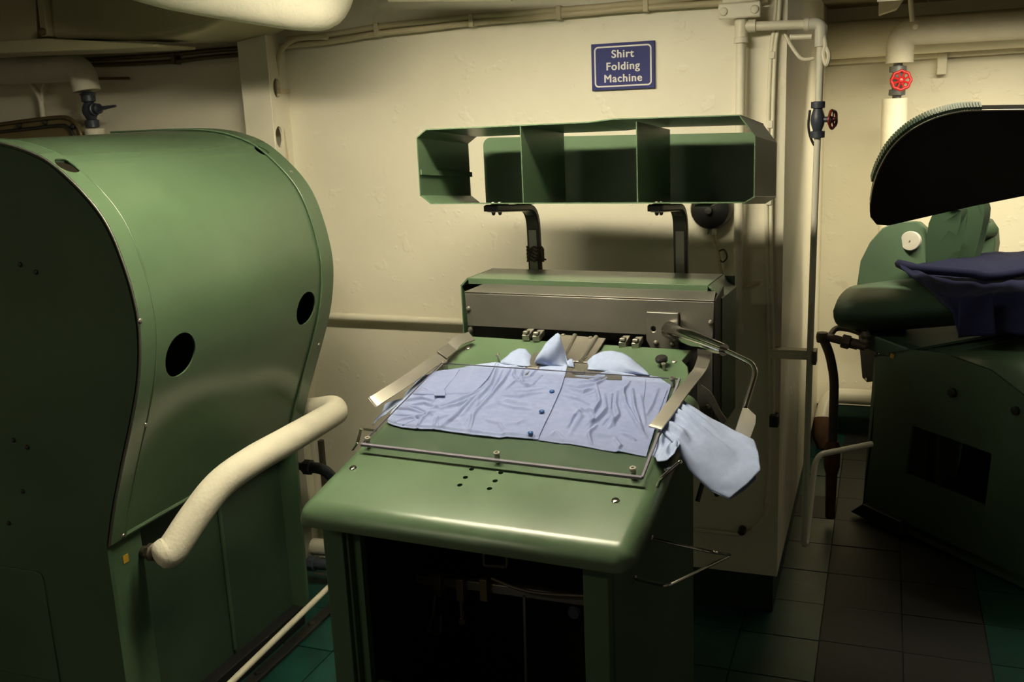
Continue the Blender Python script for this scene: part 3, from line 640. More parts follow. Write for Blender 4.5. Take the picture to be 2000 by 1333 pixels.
# ================================================================== SHIRT under the clear sheet
sh = thing('work_shirt', 'light blue button shirt laid out flat under the clear sheet', 'shirt', tuple(MO), -MA, local=True)
def poly_at(pts, t):
    ls = [(pts[i+1]-pts[i]).length for i in range(len(pts)-1)]; tot = sum(ls); d = t*tot
    for i, l in enumerate(ls):
        if d <= l or i == len(ls)-1: return pts[i].lerp(pts[i+1], min(1, d/l) if l else 0)
        d -= l
def uv(px, py): q = tb(px, py, 0.005); return V((q.x, q.y, 0))
def fold(pts, w, h): return ([uv(*p) for p in pts], w, h)
FOLDS = [fold(p, w, h) for p, w, h in [
  ([(972, 714), (958, 755), (905, 812)], .0055, .0050), ([(985, 722), (962, 770), (930, 800)], .004, -.0040), ([(1000, 718), (985, 745), (945, 792), (915, 822)], .005, .0045),
  ([(955, 752), (920, 775), (870, 795), (845, 800)], .005, .0036), ([(905, 800), (885, 820), (862, 838)], .005, .0042), ([(935, 785), (925, 815), (918, 845)], .005, .0030),
  ([(1010, 712), (1004, 735), (1012, 748), (1035, 745)], .004, .0035), ([(1035, 725), (1020, 742), (1000, 735)], .0035, -.003), ([(1050, 722), (1035, 738), (1010, 745), (985, 765)], .004, .0036),
  ([(1000, 765), (1030, 768), (1060, 760)], .004, .0026), ([(1060, 735), (1040, 755), (1005, 760)], .004, -.0026), ([(945, 800), (990, 785), (1030, 790)], .008, .0026),
  ([(990, 850), (975, 830), (950, 822)], .006, .0022), ([(1030, 820), (1010, 830), (990, 832)], .007, .002), ([(800, 795), (830, 790), (860, 800)], .004, .0036),
  ([(770, 800), (800, 802), (835, 812)], .0035, .004), ([(768, 812), (800, 815), (825, 822)], .0035, -.003), ([(775, 825), (812, 818), (850, 806)], .004, .0034), ([(815, 838), (825, 822), (845, 805)], .004, .0038), ([(848, 838), (852, 820), (880, 812)], .004, .003),
  ([(1125, 735), (1160, 738), (1190, 728), (1240, 732)], .004, .0034), ([(1105, 752), (1130, 757), (1165, 752), (1185, 738)], .0038, .0040), ([(1105, 765), (1135, 775), (1165, 765)], .0038, -.0034), ([(1100, 772), (1130, 780), (1150, 790)], .004, .0036),
  ([(1180, 770), (1185, 800), (1165, 822), (1145, 830)], .0055, .0044), ([(1205, 765), (1202, 790), (1208, 812), (1190, 835)], .0055, .0042), ([(1218, 760), (1222, 790), (1245, 830), (1262, 855)], .005, .0040), ([(1190, 790), (1195, 812), (1180, 828)], .004, -.003),
  ([(1150, 800), (1160, 818), (1150, 840)], .006, .003), ([(1250, 770), (1255, 795), (1260, 830)], .005, .0024), ([(1120, 790), (1135, 815), (1112, 850)], .007, .0028), ([(1230, 745), (1218, 765), (1214, 790)], .004, .0028),
  ([(800, 770), (830, 764), (848, 770)], .004, .0036), ([(790, 785), (825, 780), (850, 785)], .004, .0040), ([(782, 797), (815, 800), (845, 812)], .0038, .0040), ([(865, 800), (905, 790), (945, 770)], .005, .0045), ([(880, 825), (905, 800), (925, 780)], .004, .0045),
  ([(1025, 720), (1018, 738), (1022, 752), (1045, 756)], .0036, .0042), ([(985, 775), (1015, 778), (1055, 770)], .0045, .0036), ([(975, 790), (1005, 800), (1040, 802)], .006, .0034), ([(1130, 745), (1160, 746), (1180, 735)], .0034, .0045), ([(1112, 758), (1140, 766), (1160, 760)], .0034, .0045),
  ([(1165, 755), (1172, 785), (1160, 805), (1130, 800)], .0045, .0045), ([(1195, 770), (1192, 800), (1200, 830)], .0045, .0042), ([(1235, 760), (1240, 800), (1255, 840)], .0045, .0042), ([(1140, 800), (1120, 815), (1108, 835)], .005, .0036), ([(1165, 830), (1150, 850), (1155, 868)], .005, .0034), ([(1240, 860), (1225, 850), (1212, 845)], .005, .003),
  ([(1200, 855), (1212, 872), (1206, 880)], .005, .0030), ([(1100, 858), (1085, 845), (1075, 850)], .006, .0022), ([(1285, 760), (1275, 790), (1262, 812)], .005, .0022), ([(1140, 840), (1170, 850), (1200, 852)], .008, .002)]]
FB = [(pts, w*0.68, a, min(q.x for q in pts)-w*2.1, max(q.x for q in pts)+w*2.1, min(q.y for q in pts)-w*2.1, max(q.y for q in pts)+w*2.1) for pts, w, a in FOLDS]
def wrinkle(p):
    h = 0.0
    for pts, w, a, x0, x1, y0, y1 in FB:
        if not (x0 < p.x < x1 and y0 < p.y < y1): continue
        dm = 1; tm = 0; n = len(pts)-1
        for i in range(n):
            A, B = pts[i], pts[i+1]; ab = B-A; t = max(0, min(1, (p-A).dot(ab)/ab.length_squared)); d = (p-A-ab*t).length
            if d < dm: dm = d; tm = (i+t)/n
        if dm < w*3: h += a*math.exp(-(dm/w)**2)*(0.35+0.65*math.sin(math.pi*min(1, max(0, tm))))
    h += 0.0011*noise.noise(V((p.x*24, p.y*34, 1.3)))+0.0005*noise.noise(V((p.x*70, p.y*95, 7)))
    return h
def coons(top_, bot, left, right, nu, nv, base, droop=0.012, wr=1.0, lim=0.0138):
    T = [poly_at(top_, i/nu) for i in range(nu+1)]; B = [poly_at(bot, i/nu) for i in range(nu+1)]
    Lf = [poly_at(left, j/nv) for j in range(nv+1)]; Rt = [poly_at(right, j/nv) for j in range(nv+1)]
    g = G()
    def fn(s, t):
        i, j = round(s*nu), round(t*nv)
        p = T[i]*(1-t)+B[i]*t+Lf[j]*(1-s)+Rt[j]*s-(T[0]*(1-s)*(1-t)+T[nu]*s*(1-t)+B[0]*(1-s)*t+B[nu]*s*t)
        e = min(1, min(t, 1-t)*nv/2.0)
        h = base+1.9*wr*wrinkle(p)
        h = max(0.0015, min(lim, h))
        if t > 0.97: h *= 0.55
        return tp(p.x, p.y, h)
    return g.grid(fn, nu, nv)
def pz(*pts): return [uv(*p) for p in pts]
plk = pz((1109, 716), (1099, 754), (1086, 785), (1073, 812), (1052, 857))
lf = coons(pz((824, 740), (848, 728), (896, 722), (973, 710), (990, 713), (1040, 724), (1060, 713), (1109, 716)), pz((757, 824), (764, 828), (786, 834), (814, 837), (848, 838), (877, 842), (920, 848), (960, 852), (976, 854), (990, 852), (1052, 857)),
           pz((824, 740), (806, 759), (788, 781), (766, 805), (757, 824)), plk, 270, 130, 0.0070)
lfo = lf.build('left_front', 'shirt_cloth', sh, smooth=180, solid=0.0012)
plk2 = [p+V((-0.012, 0, 0)) for p in plk]
rf = coons([plk2[0]]+pz((1125, 718), (1150, 722), (1200, 727), (1257, 731), (1284, 735), (1311, 752)), [plk2[-1]]+pz((1097, 864), (1110, 864), (1165, 874), (1203, 881), (1210, 880), (1262, 889)), plk2,
           pz((1311, 752), (1300, 790), (1282, 830), (1262, 889)), 230, 130, 0.0040)
rfo = rf.build('right_front', 'shirt_cloth', sh, smooth=180, solid=0.0012)
# right shoulder panel edge: overlapping yoke with a stitched line
# folded-over left sleeve with cuff seam
sv = coons(pz((848, 729), (896, 723), (930, 716), (971, 711)), pz((806, 772), (848, 775), (868, 774), (928, 772)), pz((848, 729), (828, 748), (806, 772)), pz((971, 711), (958, 738), (928, 772)), 60, 30, 0.0098, wr=0.5, lim=0.0140)
svo = sv.build('folded_sleeve', 'shirt_cloth', sh, smooth=180, solid=0.001)
tbp = [tb(848, 766, 0.0115), tb(884, 766, 0.0105), tb(869, 774, 0.0105), tb(848, 773, 0.0100)]
G().prism([tb(849, 763, 0.0118), tb(870, 763, 0.0122), tb(869, 774, 0.0122), tb(848, 774, 0.0118)], TNL*0.0012).build('cuff_tab', 'shirt_cloth', svo)
def stitch(pts, h=0.0075, parent=sh, r=0.0006):
    path = []
    for p in smooth_path([V((*tb(px, py, 0.005).xy, 0)) for px, py in pts], 6): path.append(tp(p.x, p.y, max(0.0030, min(0.0142, h+1.9*wrinkle(p)+0.0004))))
    return G().tube(path, r, 6).build('seam', 'shirt_thread', parent)
stitch([(899, 727), (885, 745), (869, 766)], 0.0102, svo); stitch([(842, 796), (850, 782), (862, 776)], 0.0075)
stitch([(1261, 741), (1260, 760), (1257, 783)], 0.0052); stitch([(1303, 762), (1295, 785), (1284, 812)], 0.0052)
stitch([(857, 836), (857, 815)], 0.0072); stitch([(786, 832), (812, 822), (832, 806)], 0.0072)
stitch([(1100, 717), (1090, 754), (1064, 812), (1043, 855)], 0.0066)
# placket edge line (dark step) and buttons
for px, py in ((1078, 765), (1058, 804), (1036, 846)):
    q = tb(px, py, 0.0098); bt = G().lathe(q, TNL, [(0.0054, -0.001), (0.0058, 0.0006), (0.0052, 0.0016), (0.0040, 0.0010), (0, 0.0010)], 18).build('button', 'button_blue', sh)
    for a in range(4):
        c_ = q+TNL*0.0010+EX.copy()*0  # thread crossings
    G().obox(q+TNL*0.0013, V((0.0018, 0, 0)), V((0, 0.0005, 0.0001)), TNL*0.0003).build('thread', 'shirt_cloth', bt)
    G().obox(q+TNL*0.0013, V((0.0005, 0, 0)), V((0, 0.0018, 0.0004)), TNL*0.0003).build('thread', 'shirt_cloth', bt)
# collar pieces standing up behind the sheet
def flap(base, tips, lean, nm, curl=0.012, nu=26, nv=14, seed=0.0):
    # base: pixels on the table; tips: (pixel, v) top outline
    B = [tb(*p, 0.008) for p in base]; Tp = [mv(*p, v) for p, v in tips]
    def fn(s, t):
        a, b = poly_at(B, s), poly_at(Tp, s); p = a.lerp(b, t)
        n = V((0, -1, 0.25)).normalized()
        return p+n*(curl*math.sin(math.pi*t)*math.cos((s-0.5)*3.4+lean)+0.010*math.sin(s*8.5+t*2.2+seed)*t*(1.05-t)*1.6+0.003*math.sin(s*19-t*5)*t)
    return G().grid(fn, nu, nv).build(nm, 'shirt_cloth', sh, smooth=180, solid=0.0016)
va = tb(1010, 712).y
flap([(978, 711), (995, 713), (1020, 716), (1036, 716)], [((981, 705), va+0.005), ((996, 690), va+0.03), ((1014, 681), va+0.045), ((1029, 683), va+0.04), ((1037, 694), va+0.03), ((1036, 709), va+0.008)], 0.3, 'collar_leaf')
flap([(1051, 712), (1075, 715), (1108, 716)], [((1050, 705), va+0.006), ((1052, 692), va+0.01), ((1064, 674), va+0.012), ((1088, 650), va+0.015), ((1094, 655), va+0.013), ((1103, 688), va+0.008), ((1108, 711), va+0.0)], 0.8, 'collar_leaf', 0.022)
flap([(1110, 717), (1116, 717), (1121, 718)], [((1108, 706), va+0.005), ((1113, 701), va+0.012), ((1119, 703), va+0.012), ((1121, 711), va+0.004)], 0, 'collar_leaf', 0.006, 10, 8)
flap([(1147, 722), (1180, 725), (1225, 729), (1268, 733)], [((1147, 708), va+0.012), ((1158, 695), va+0.03), ((1176, 687), va+0.04), ((1196, 686), va+0.045), ((1216, 690), va+0.045), ((1234, 700), va+0.035), ((1252, 717), va+0.02), ((1268, 731), va-0.002)], -0.3, 'collar_leaf', 0.02)
# right sleeve hanging off the table edge over the holder plate
def bil(P00, P10, P01, P11, s, t): return P00*(1-s)*(1-t)+P10*s*(1-t)+P01*(1-s)*t+P11*s*t
S_top = [tb(1318, 762, 0.012), mv(1340, 780, 0.40), mv(1400, 815, 0.365), mv(1448, 844, 0.335), mv(1470, 860, 0.32)]
S_bot = [tb(1290, 842, 0.012), mv(1318, 862, 0.24), mv(1345, 912, 0.215), mv(1385, 955, 0.20), mv(1424, 976, 0.19)]
S_end = [mv(1470, 860, 0.32), mv(1476, 893, 0.27), mv(1480, 930, 0.235), mv(1455, 955, 0.21), mv(1424, 976, 0.19)]
S_beg = [tb(1318, 762, 0.012), tb(1304, 800, 0.013), tb(1290, 842, 0.012)]
def sleeve(lift, nm, flip=False):
    nu, nv = 70, 44
    def fn(s, t):
        a, b = poly_at(S_top, s), poly_at(S_bot, s); c, d = poly_at(S_beg, t), poly_at(S_end, t)
        p = a*(1-t)+b*t+c*(1-s)+d*s-bil(S_top[0], S_top[-1], S_bot[0], S_bot[-1], s, t)
        n = V((0.35, -0.45, 0.8)).normalized()
        bulge = lift*math.sin(math.pi*min(1, max(0, t)))**0.6*(0.35+0.65*min(1, s*2.0))
        f = 0.0
        for t0, w, h, s0, s1 in ((0.24, 0.045, 0.007, 0.0, 0.75), (0.46, 0.04, 0.009, 0.0, 0.95), (0.66, 0.045, -0.008, 0.02, 0.6), (0.80, 0.035, 0.009, 0.0, 0.5), (0.36, 0.035, -0.007, 0.0, 0.55), (0.12, 0.035, -0.004, 0.1, 0.6), (0.90, 0.03, -0.006, 0.0, 0.7), (0.57, 0.03, 0.006, 0.0, 0.4)):
            ts = t0+(0.5-t0)*0.25*s+0.1*s*s
            env = max(0, math.sin(math.pi*min(1, max(0, (s-s0)/(s1-s0)+0.15)))) if s0-0.1 <= s <= s1+0.15 else 0
            f += h*math.exp(-((t-ts)/w)**2)*env
        f += 0.003*noise.noise(V((s*5, t*6, 2.2)))
        sag = -0.010*math.sin(math.pi*s)*(1-t*0.5)
        return p+n*((bulge+f) if not flip else -abs(lift)*math.sin(math.pi*t)**0.6*0.8)+V((0, 0, sag))
    return G().grid(fn, nu, nv).build(nm, 'shirt_cloth', sh, smooth=180, solid=0.0012)
sleeve(0.016, 'sleeve'); sleeve(0.012, 'sleeve_underside', True)
# crumpled cloth where the sleeve leaves the table
CR0 = [tb(1300, 838, 0.006), tb(1322, 852, 0.004), mv(1328, 868, 0.23)]
CR1 = [tb(1273, 888, 0.002), mv(1284, 900, 0.17), mv(1302, 902, 0.165), mv(1318, 885, 0.18)]
def crump(s, t):
    p = poly_at(CR0, s).lerp(poly_at(CR1, s), t)
    return p+V((0.3, -0.6, 0.7))*(0.010*math.sin(math.pi*t)+0.006*math.sin(s*9+t*5)*math.sin(math.pi*t)+0.004*math.sin(s*15-t*11))
G().grid(crump, 26, 22).build('cuff_bunch', 'shirt_cloth', sh, smooth=180, solid=0.0012)
# left sleeve edge peeking out beyond the sheet
LE0 = [tb(836, 736, 0.004), tb(812, 762, 0.003), tb(800, 778, 0.0), tb(770, 795, 0.006), tb(752, 812, 0.002)]
LE1 = [tb(826, 733, -0.004), tb(802, 757, -0.008), tb(786, 781, -0.012), tb(752, 793, -0.006), tb(728, 832, -0.012)]
G().grid(lambda s, t: poly_at(LE0, s).lerp(poly_at(LE1, s), t)+V((0, 0, 0.004*math.sin(s*22)*t+0.004*math.sin(math.pi*t))), 30, 8).build('sleeve_edge', 'shirt_cloth', sh, smooth=180, solid=0.0012)

# ================================================================== SIGN
s0, s1, s2, s3 = [onY(px, py, WY-0.008) for px, py in ((1154.5, 87), (1278.5, 79), (1280, 171.5), (1157.5, 177.5))]
sc = (s0+s1+s2+s3)/4; sw = ((s1-s0).length+(s2-s3).length)/2; shh = ((s0-s3).length+(s1-s2).length)/2
tilt = math.atan2((s1-s0).z+(s2-s3).z, (s1-s0).x+(s2-s3).x)
sg = thing('wall_sign', 'blue wall sign reading Shirt Folding Machine in white', 'sign', tuple(sc), local=True); sg.rotation_euler = (0, -tilt, 0)
G().box(-sw/2, sw/2, -0.004, 0.004, -shh/2, shh/2).build('sign_plate', 'sign_blue', sg, bevel=0.0008)
def rrect(w, h, r, n=6):
    out = []
    for cx, cz, a0 in ((w/2-r, h/2-r, 0), (-w/2+r, h/2-r, 90), (-w/2+r, -h/2+r, 180), (w/2-r, -h/2+r, 270)):
        out += [V((cx+r*math.cos(rad(a0+90*k/n)), 0, cz+r*math.sin(rad(a0+90*k/n)))) for k in range(n+1)]
    return out
o_, i_ = rrect(sw*0.905, shh*0.875, 0.012), rrect(sw*0.905-0.0085, shh*0.875-0.0085, 0.0085); n = len(o_)
G().add([p+V((0, y, 0)) for y in (-0.0046, -0.0038) for p in o_+i_], [(k, (k+1) % n, n+(k+1) % n, n+k) for k in range(n)]+[(k, (k+1) % n, 2*n+(k+1) % n, 2*n+k) for k in range(n)]+[(n+k, n+(k+1) % n, 3*n+(k+1) % n, 3*n+k) for k in range(n)]).build('border_line', 'sign_white', sg, smooth=0)
for txt, zz in (('Shirt', 0.035), ('Folding', 0.000), ('Machine', -0.035)):
    cu = bpy.data.curves.new('t', 'FONT'); cu.body = txt; cu.align_x = 'CENTER'; cu.size = 0.0315; cu.extrude = 0.0003; cu.space_character = 1.12
    to = bpy.data.objects.new('t', cu); COL.objects.link(to); bpy.context.view_layer.update()
    m0 = bpy.data.meshes.new_from_object(to.evaluated_get(bpy.context.evaluated_depsgraph_get()))
    bpy.data.objects.remove(to, do_unlink=True)
    bmj = bmesh.new()
    for k, (dx, dz) in enumerate(((-0.0009, 0), (0.0009, 0), (0, 0.0005), (0, -0.0005), (-0.0005, 0.0004), (0.0005, -0.0004))):
        mk = m0.copy(); mk.transform(Matrix.Translation((dx, -0.0047-0.00002*k, zz-0.010+dz)) @ Matrix.Rotation(rad(90), 4, 'X')); bmj.from_mesh(mk); bpy.data.meshes.remove(mk)
    me = bpy.data.meshes.new('lettering'); bmj.to_mesh(me); bmj.free(); me.materials.append(MATS['sign_white'])
    o = bpy.data.objects.new('lettering', me); COL.objects.link(o); o.parent = sg; o['label'] = 'white word '+txt

# ================================================================== WALL CABLES AND PIPES
def cable_run(label, lines, clips, Y, r, m, name='cable_run'):
    t = thing(name, label, 'cables', tuple(onY(*lines[0][0], Y)))
    for i, ln in enumerate(lines): G().tube(smooth_path([onY(px, py, Y) for px, py in ln], 5), r, 10).build('cable', m, t, smooth=60)
    for px, py, h in clips:
        q = onY(px, py, Y); G().box(q.x-0.008, q.x+0.008, Y-r-0.003, WY-0.001, q.z-h, q.z+h).build('clip', m, t, bevel=0.002)
    return t
cable_run('pair of cream cables clipped along the top of the wall', [[(505, 98), (560, 90), (640, 82), (740, 66), (830, 56), (920, 45), (1090, 30), (1250, 16), (1420, 5), (1500, -2)], [(560, 77), (640, 68), (740, 52), (830, 42), (920, 33), (1090, 20), (1260, 5), (1400, -10)]],
          [(737, 59, 0.022), (922, 40, 0.020), (1092, 25, 0.020), (1262, 11, 0.018)], 2.975, 0.0095, 'beige_cable')
cable_run('cream cable curving down beside the wall stiffener', [[(640, 73), (600, 73), (572, 79), (552, 95), (542, 118), (541, 145), (544, 180), (548, 230), (556, 290), (566, 360), (576, 430)]], [(548, 178, 0.007)], 2.954, 0.0085, 'beige_cable')
cable_run('dim cables along the wall behind the cabinet press', [[(150, 118), (250, 112), (341, 106), (400, 100), (500, 92)], [(150, 128), (250, 125), (341, 120), (400, 113), (500, 104)]], [(341, 114, 0.020)], 2.975, 0.008, 'bronze')
cd_a, cd_b = onY(600, 616, 2.97), onY(935, 630, 2.97)
ct = thing('wall_conduit', 'cream conduit running level along the wall between press and machine', 'conduit', tuple(cd_a))
G().tube([cd_a+(cd_a-cd_b)*1.2, cd_b, cd_b+(cd_b-cd_a)*0.9], 0.013, 14).build('conduit', 'cream_paint', ct)
q = onY(645, 618, 2.97); G().box(q.x-0.05, q.x-0.03, 2.952, WY-0.001, q.z-0.022, q.z+0.022).build('clip', 'cream_paint', ct, bevel=0.002)
# round fixture behind the rack with a drop cable
q = onY(1388, 409, 2.96)
rf_ = thing('wall_fixture', 'round dark metal fixture on the wall behind the right end of the rack', 'fixture', (q.x, 2.995, q.z))
G().lathe((q.x, 2.995, q.z), (0, -1, 0), [(0.061, 0.0), (0.061, 0.03), (0.055, 0.05), (0.030, 0.066), (0.0, 0.068)], 28).build('body', 'black_rubber', rf_)
G().lathe((q.x, 2.925, q.z), (0, -1, 0), [(0.012, 0), (0.010, 0.010), (0, 0.011)], 12).build('centre_boss', 'dark_steel', rf_)
G().box(q.x-0.018, q.x-0.008, 2.955, 2.985, q.z-0.075, q.z-0.055).build('terminal', 'cream_paint', rf_)
G().box(q.x+0.004, q.x+0.014, 2.955, 2.985, q.z-0.075, q.z-0.055).build('terminal', 'cream_paint', rf_)
G().tube(smooth_path([onY(1391, 440, 2.97), onY(1396, 470, 2.965), onY(1404, 500, 2.96), onY(1408, 530, 2.965), onY(1422, 556, 2.97), onY(1440, 566, 2.975), onY(1478, 552, 2.985)]), 0.0055, 8).build('drop_cable', 'beige_cable', rf_)
G().tube(smooth_path([onY(1402, 492, 2.96), onY(1414, 488, 2.955), onY(1420, 502, 2.95), onY(1412, 512, 2.955), onY(1404, 506, 2.96)]), 0.0025, 8).build('tie', 'dark_steel', rf_)
# vertical wall pipe with tee
PY = 2.955
a_, b_ = onY(1447.5, 70, PY), onY(1440, 640, PY)
vp_ = thing('wall_pipe', 'cream vertical pipe with a tee at its top, right of the sign', 'pipe', (a_.x, PY, b_.z))
px_ = (a_.x+b_.x)/2
G().tube([(a_.x, PY, 2.2), (a_.x, PY, a_.z), (b_.x, PY, b_.z)], 0.0135, 16).build('pipe', 'cream_paint', vp_)
tz_ = onY(1447, 52, PY).z
G().lathe((a_.x, PY, tz_), (0, 0, 1), [(0.017, -0.045), (0.021, -0.044), (0.021, -0.03), (0.018, -0.028), (0.018, 0.028), (0.021, 0.03), (0.021, 0.044), (0.017, 0.045)], 16).build('tee', 'cream_paint', vp_)
eb = onY(1604, 46, PY); vp_e = V((eb.x, PY, eb.z))
G().tube([(a_.x, PY, tz_), vp_e+V((-0.03, 0, 0))], 0.013, 14).build('branch', 'cream_paint', vp_)
G().lathe((a_.x+0.02, PY, tz_), (1, 0, 0), [(0.018, 0), (0.018, 0.02), (0.014, 0.022)], 14).build('collar', 'cream_paint', vp_)
G().lathe(vp_e+V((-0.045, 0, 0)), (1, 0, 0), [(0.015, 0), (0.018, 0.001), (0.018, 0.012), (0.015, 0.013)], 14).build('collar', 'cream_paint', vp_)
G().lathe((b_.x, PY, b_.z), (0, 0, 1), [(0.012, -0.018), (0.018, -0.016), (0.018, 0.012), (0.014, 0.014)], 14).build('end_cap', 'cream_paint', vp_)
G().tube([(b_.x, PY, b_.z-0.008), (b_.x-0.03, PY+0.01, b_.z-0.02)], 0.010, 10).build('drain_nipple', 'cream_paint', vp_)
q = onY(1447, 15, PY)
G().box(q.x-0.058, q.x+0.058, PY-0.035, PY-0.02, q.z-0.03, q.z+0.012).build('clamp_plate', 'cream_paint', vp_, bevel=0.004)
G().box(q.x-0.05, q.x+0.05, PY-0.02, WY-0.001, q.z+0.012, q.z+0.1).build('clamp_back', 'cream_paint', vp_, bevel=0.004)
for d in (-0.042, 0.042): screw(vp_, (q.x+d, PY-0.035, q.z-0.010), (0, -1, 0), 0.012, 0.007, 'cream_paint', 'bolt')
# drop line with valve
dl = thing('drop_pipe', 'slim pale drop pipe with a dark valve and red handwheel at the wall end', 'pipe', tuple(vp_e))
G().tube(fillet([vp_e+V((-0.035, 0, 0)), vp_e, vp_e+V((0, -0.0, -0.06))], 0.025, 6), 0.0165, 14).build('elbow', 'pale_plastic', dl, smooth=60)
dv0, dv1 = onY(1599, 205, PY), onY(1597, 262, PY)
G().tube([vp_e+V((0, 0, -0.05)), V((dv0.x, PY, dv0.z))], 0.0105, 12).build('pipe', 'pale_plastic', dl)
vm = onY(1597, 234, PY)
G().lathe(vm, (0, 0, 1), [(0.011, -0.05), (0.020, -0.049), (0.020, -0.032), (0.012, -0.030), (0.018, -0.012), (0.0195, 0.0), (0.018, 0.012), (0.012, 0.030), (0.019, 0.032), (0.019, 0.049), (0.011, 0.05)], 16).build('valve_body', 'valve_blue', dl)
hwc = vm+V((0.040, -0.005, 0.0)); axh = V((0.92, -0.38, 0)).normalized()
G().tube([vm, hwc], 0.008, 10).build('valve_stem', 'valve_blue', dl)
def wheel(c, axis, r, m, parent, n=6, tube=0.0045):
    a = V(axis).normalized(); x = a.orthogonal().normalized(); y = a.cross(x)
    ring = [c+(x*math.cos(2*math.pi*k/36)+y*math.sin(2*math.pi*k/36))*r*(1+0.06*math.cos(k*n*2*math.pi/36)) for k in range(37)]
    w = G().tube(ring, tube, 8, caps=False).build('handwheel', m, parent, smooth=60)
    G().lathe(c, a, [(r*0.28, -0.006), (r*0.32, 0), (r*0.2, 0.008), (0, 0.009)], 12).build('hub', m, w)
    for k in range(n):
        d = x*math.cos(2*math.pi*(k+0.5)/n)+y*math.sin(2*math.pi*(k+0.5)/n); G().tube([c+d*r*0.2, c+d*r*0.97], tube*0.75, 6).build('spoke', m, w)
    return w
wheel(hwc, axh, 0.024, 'valve_dark_red', dl, 5, 0.004)
lowb = [V((dv1.x, PY, dv1.z)), onY(1591, 420, PY), onY(1582, 690, PY), onY(1570, 1060, PY)]
G().tube([vm+V((0, 0, -0.045)), lowb[0]], 0.012, 12).build('coupling', 'pale_plastic', dl)
ub = onY(1573, 1068, PY)
up0, up1, up2 = onY(1592, 905, 3.12), onY(1602, 888, 3.14), onY(1702, 868, 3.3)
G().tube(fillet([lowb[0], lowb[1], lowb[2], onY(1570, 1066, PY), onY(1575, 1060, 2.98), up0, up1, up2], 0.02, 5), 0.0095, 12).build('pipe', 'pale_plastic', dl, smooth=60)
G().tube(smooth_path([onY(1582, 215, PY), onY(1579, 245, PY), onY(1583, 268, PY), onY(1592, 285, PY), onY(1592, 262, PY)]), 0.0035, 8).build('tag_strap', 'black', dl)
# wall bracket that holds the drop pipe
q0, q1 = onY(1528, 690, 2.99), onY(1584, 690, PY)
bk = thing('pipe_bracket', 'small cream channel bracket at the wall corner holding the drop pipe', 'bracket', (CORX, 2.98, q0.z))
G().box(CORX-0.03, q1.x+0.012, 2.965, 2.972, q0.z-0.012, q0.z+0.012).build('arm', 'cream_paint', bk, bevel=0.001)
G().box(CORX-0.03, q1.x+0.012, 2.965, 3.0, q0.z+0.012, q0.z+0.016).build('shelf_flange', 'cream_paint', bk, bevel=0.001)
G().box(q1.x+0.006, q1.x+0.016, PY-0.015, 2.99, q0.z-0.02, q0.z+0.02).build('pipe_clip', 'steel_grey', bk, bevel=0.001)
# paired conduits near the wall corner
cable_run('pair of thin cream conduits running down the wall corner', [[(1517, -10), (1511, 60), (1505, 120), (1500, 245), (1497, 400), (1500, 560), (1503, 700), (1503, 830), (1498, 985), (1490, 1012), (1468, 1038), (1440, 1045), (1400, 1040), (1360, 1036)], [(1524, -10), (1519, 60), (1514, 100), (1509, 245), (1506, 400), (1507, 560), (1510, 700), (1510, 825)]],
          [(1508, 108, 0.010), (1504, 243, 0.011), (1502, 393, 0.011), (1506, 560, 0.009), (1506, 822, 0.011), (1498, 985, 0.009)], 2.983, 0.0058, 'cream_paint', 'conduit_run')
q = onY(1511, 822, 2.97); tag(G().box(q.x-0.012, q.x+0.014, 2.955, 2.999, q.z-0.018, q.z+0.018).build('junction_block', 'dark_steel', bevel=0.003), 'small dark junction block on the corner conduits at mid height', 'junction box')
q = onY(1449, 1038, 2.975); tag(G().lathe(q, (0, -1, 0), [(0.012, -0.02), (0.012, 0.01), (0.008, 0.014), (0, 0.015)], 12).build('conduit_stud', 'dark_steel', bevel=0.001), 'dark stud fitting on the conduit low on the wall', 'stud')
# hook bundle at the corner below the branch pipe
q = onY(1612, 100, 2.93)
tag(G().tube(smooth_path([onY(1608, 66, 2.95), onY(1612, 88, 2.94), onY(1608, 105, 2.935), onY(1614, 126, 2.935), onY(1619, 108, 2.93), onY(1613, 92, 2.94)]), 0.006, 8).build('cord_loop', 'cream_paint'), 'painted cord loop hanging below the pipe elbow at the wall corner', 'cord')
tag(G().tube(fillet([onY(1543, 73, 2.99), onY(1586, 72, 2.985)], 0.01), 0.008, 10).build('rail_stub', 'cream_paint'), 'short cream rail stub under the branch pipe at the wall corner', 'rail')
tag(G().tube(fillet([onY(1533, 66, 3.0), onY(1545, 90, 2.985), onY(1566, 118, 2.98), onY(1590, 114, 2.98)], 0.03), 0.005, 8).build('corner_cable', 'cream_paint'), 'thin cream cable swinging under the branch pipe at the wall corner', 'cable')

# ================================================================== ALCOVE PIPES
FY = FARY
tag(G().tube([(CORX+0.002, FY-0.14, onY(1690, 76, FY-0.14).z-0.0), (2.6, FY-0.14, onY(1690, 76, FY-0.14).z+0.02)], 0.079, 24).build('large_pipe', 'cream_paint'), 'very large cream pipe along the top of the alcove wall', 'pipe')
q0, q1 = onY(1760, 72, 4.55), onY(2005, 48, 4.55)
e0, e1 = onY(1772, 62, 4.55), onY(1757, 123, 4.55)
rp_ = thing('elbow_pipe', 'cream insulated pipe turning down to a red handwheel valve', 'pipe', tuple(e1))
G().tube(fillet([q1+(q1-e0)*2, V((e1.x, 4.55, e0.z)), V((e1.x, 4.55, e1.z))], 0.12, 10), 0.054, 22).build('lagging', 'cream_lagging', rp_, smooth=60)
vz0, vz1 = onY(1754, 128, 4.55).z, onY(1751, 188, 4.55).z; vx = onY(1753, 157, 4.55).x
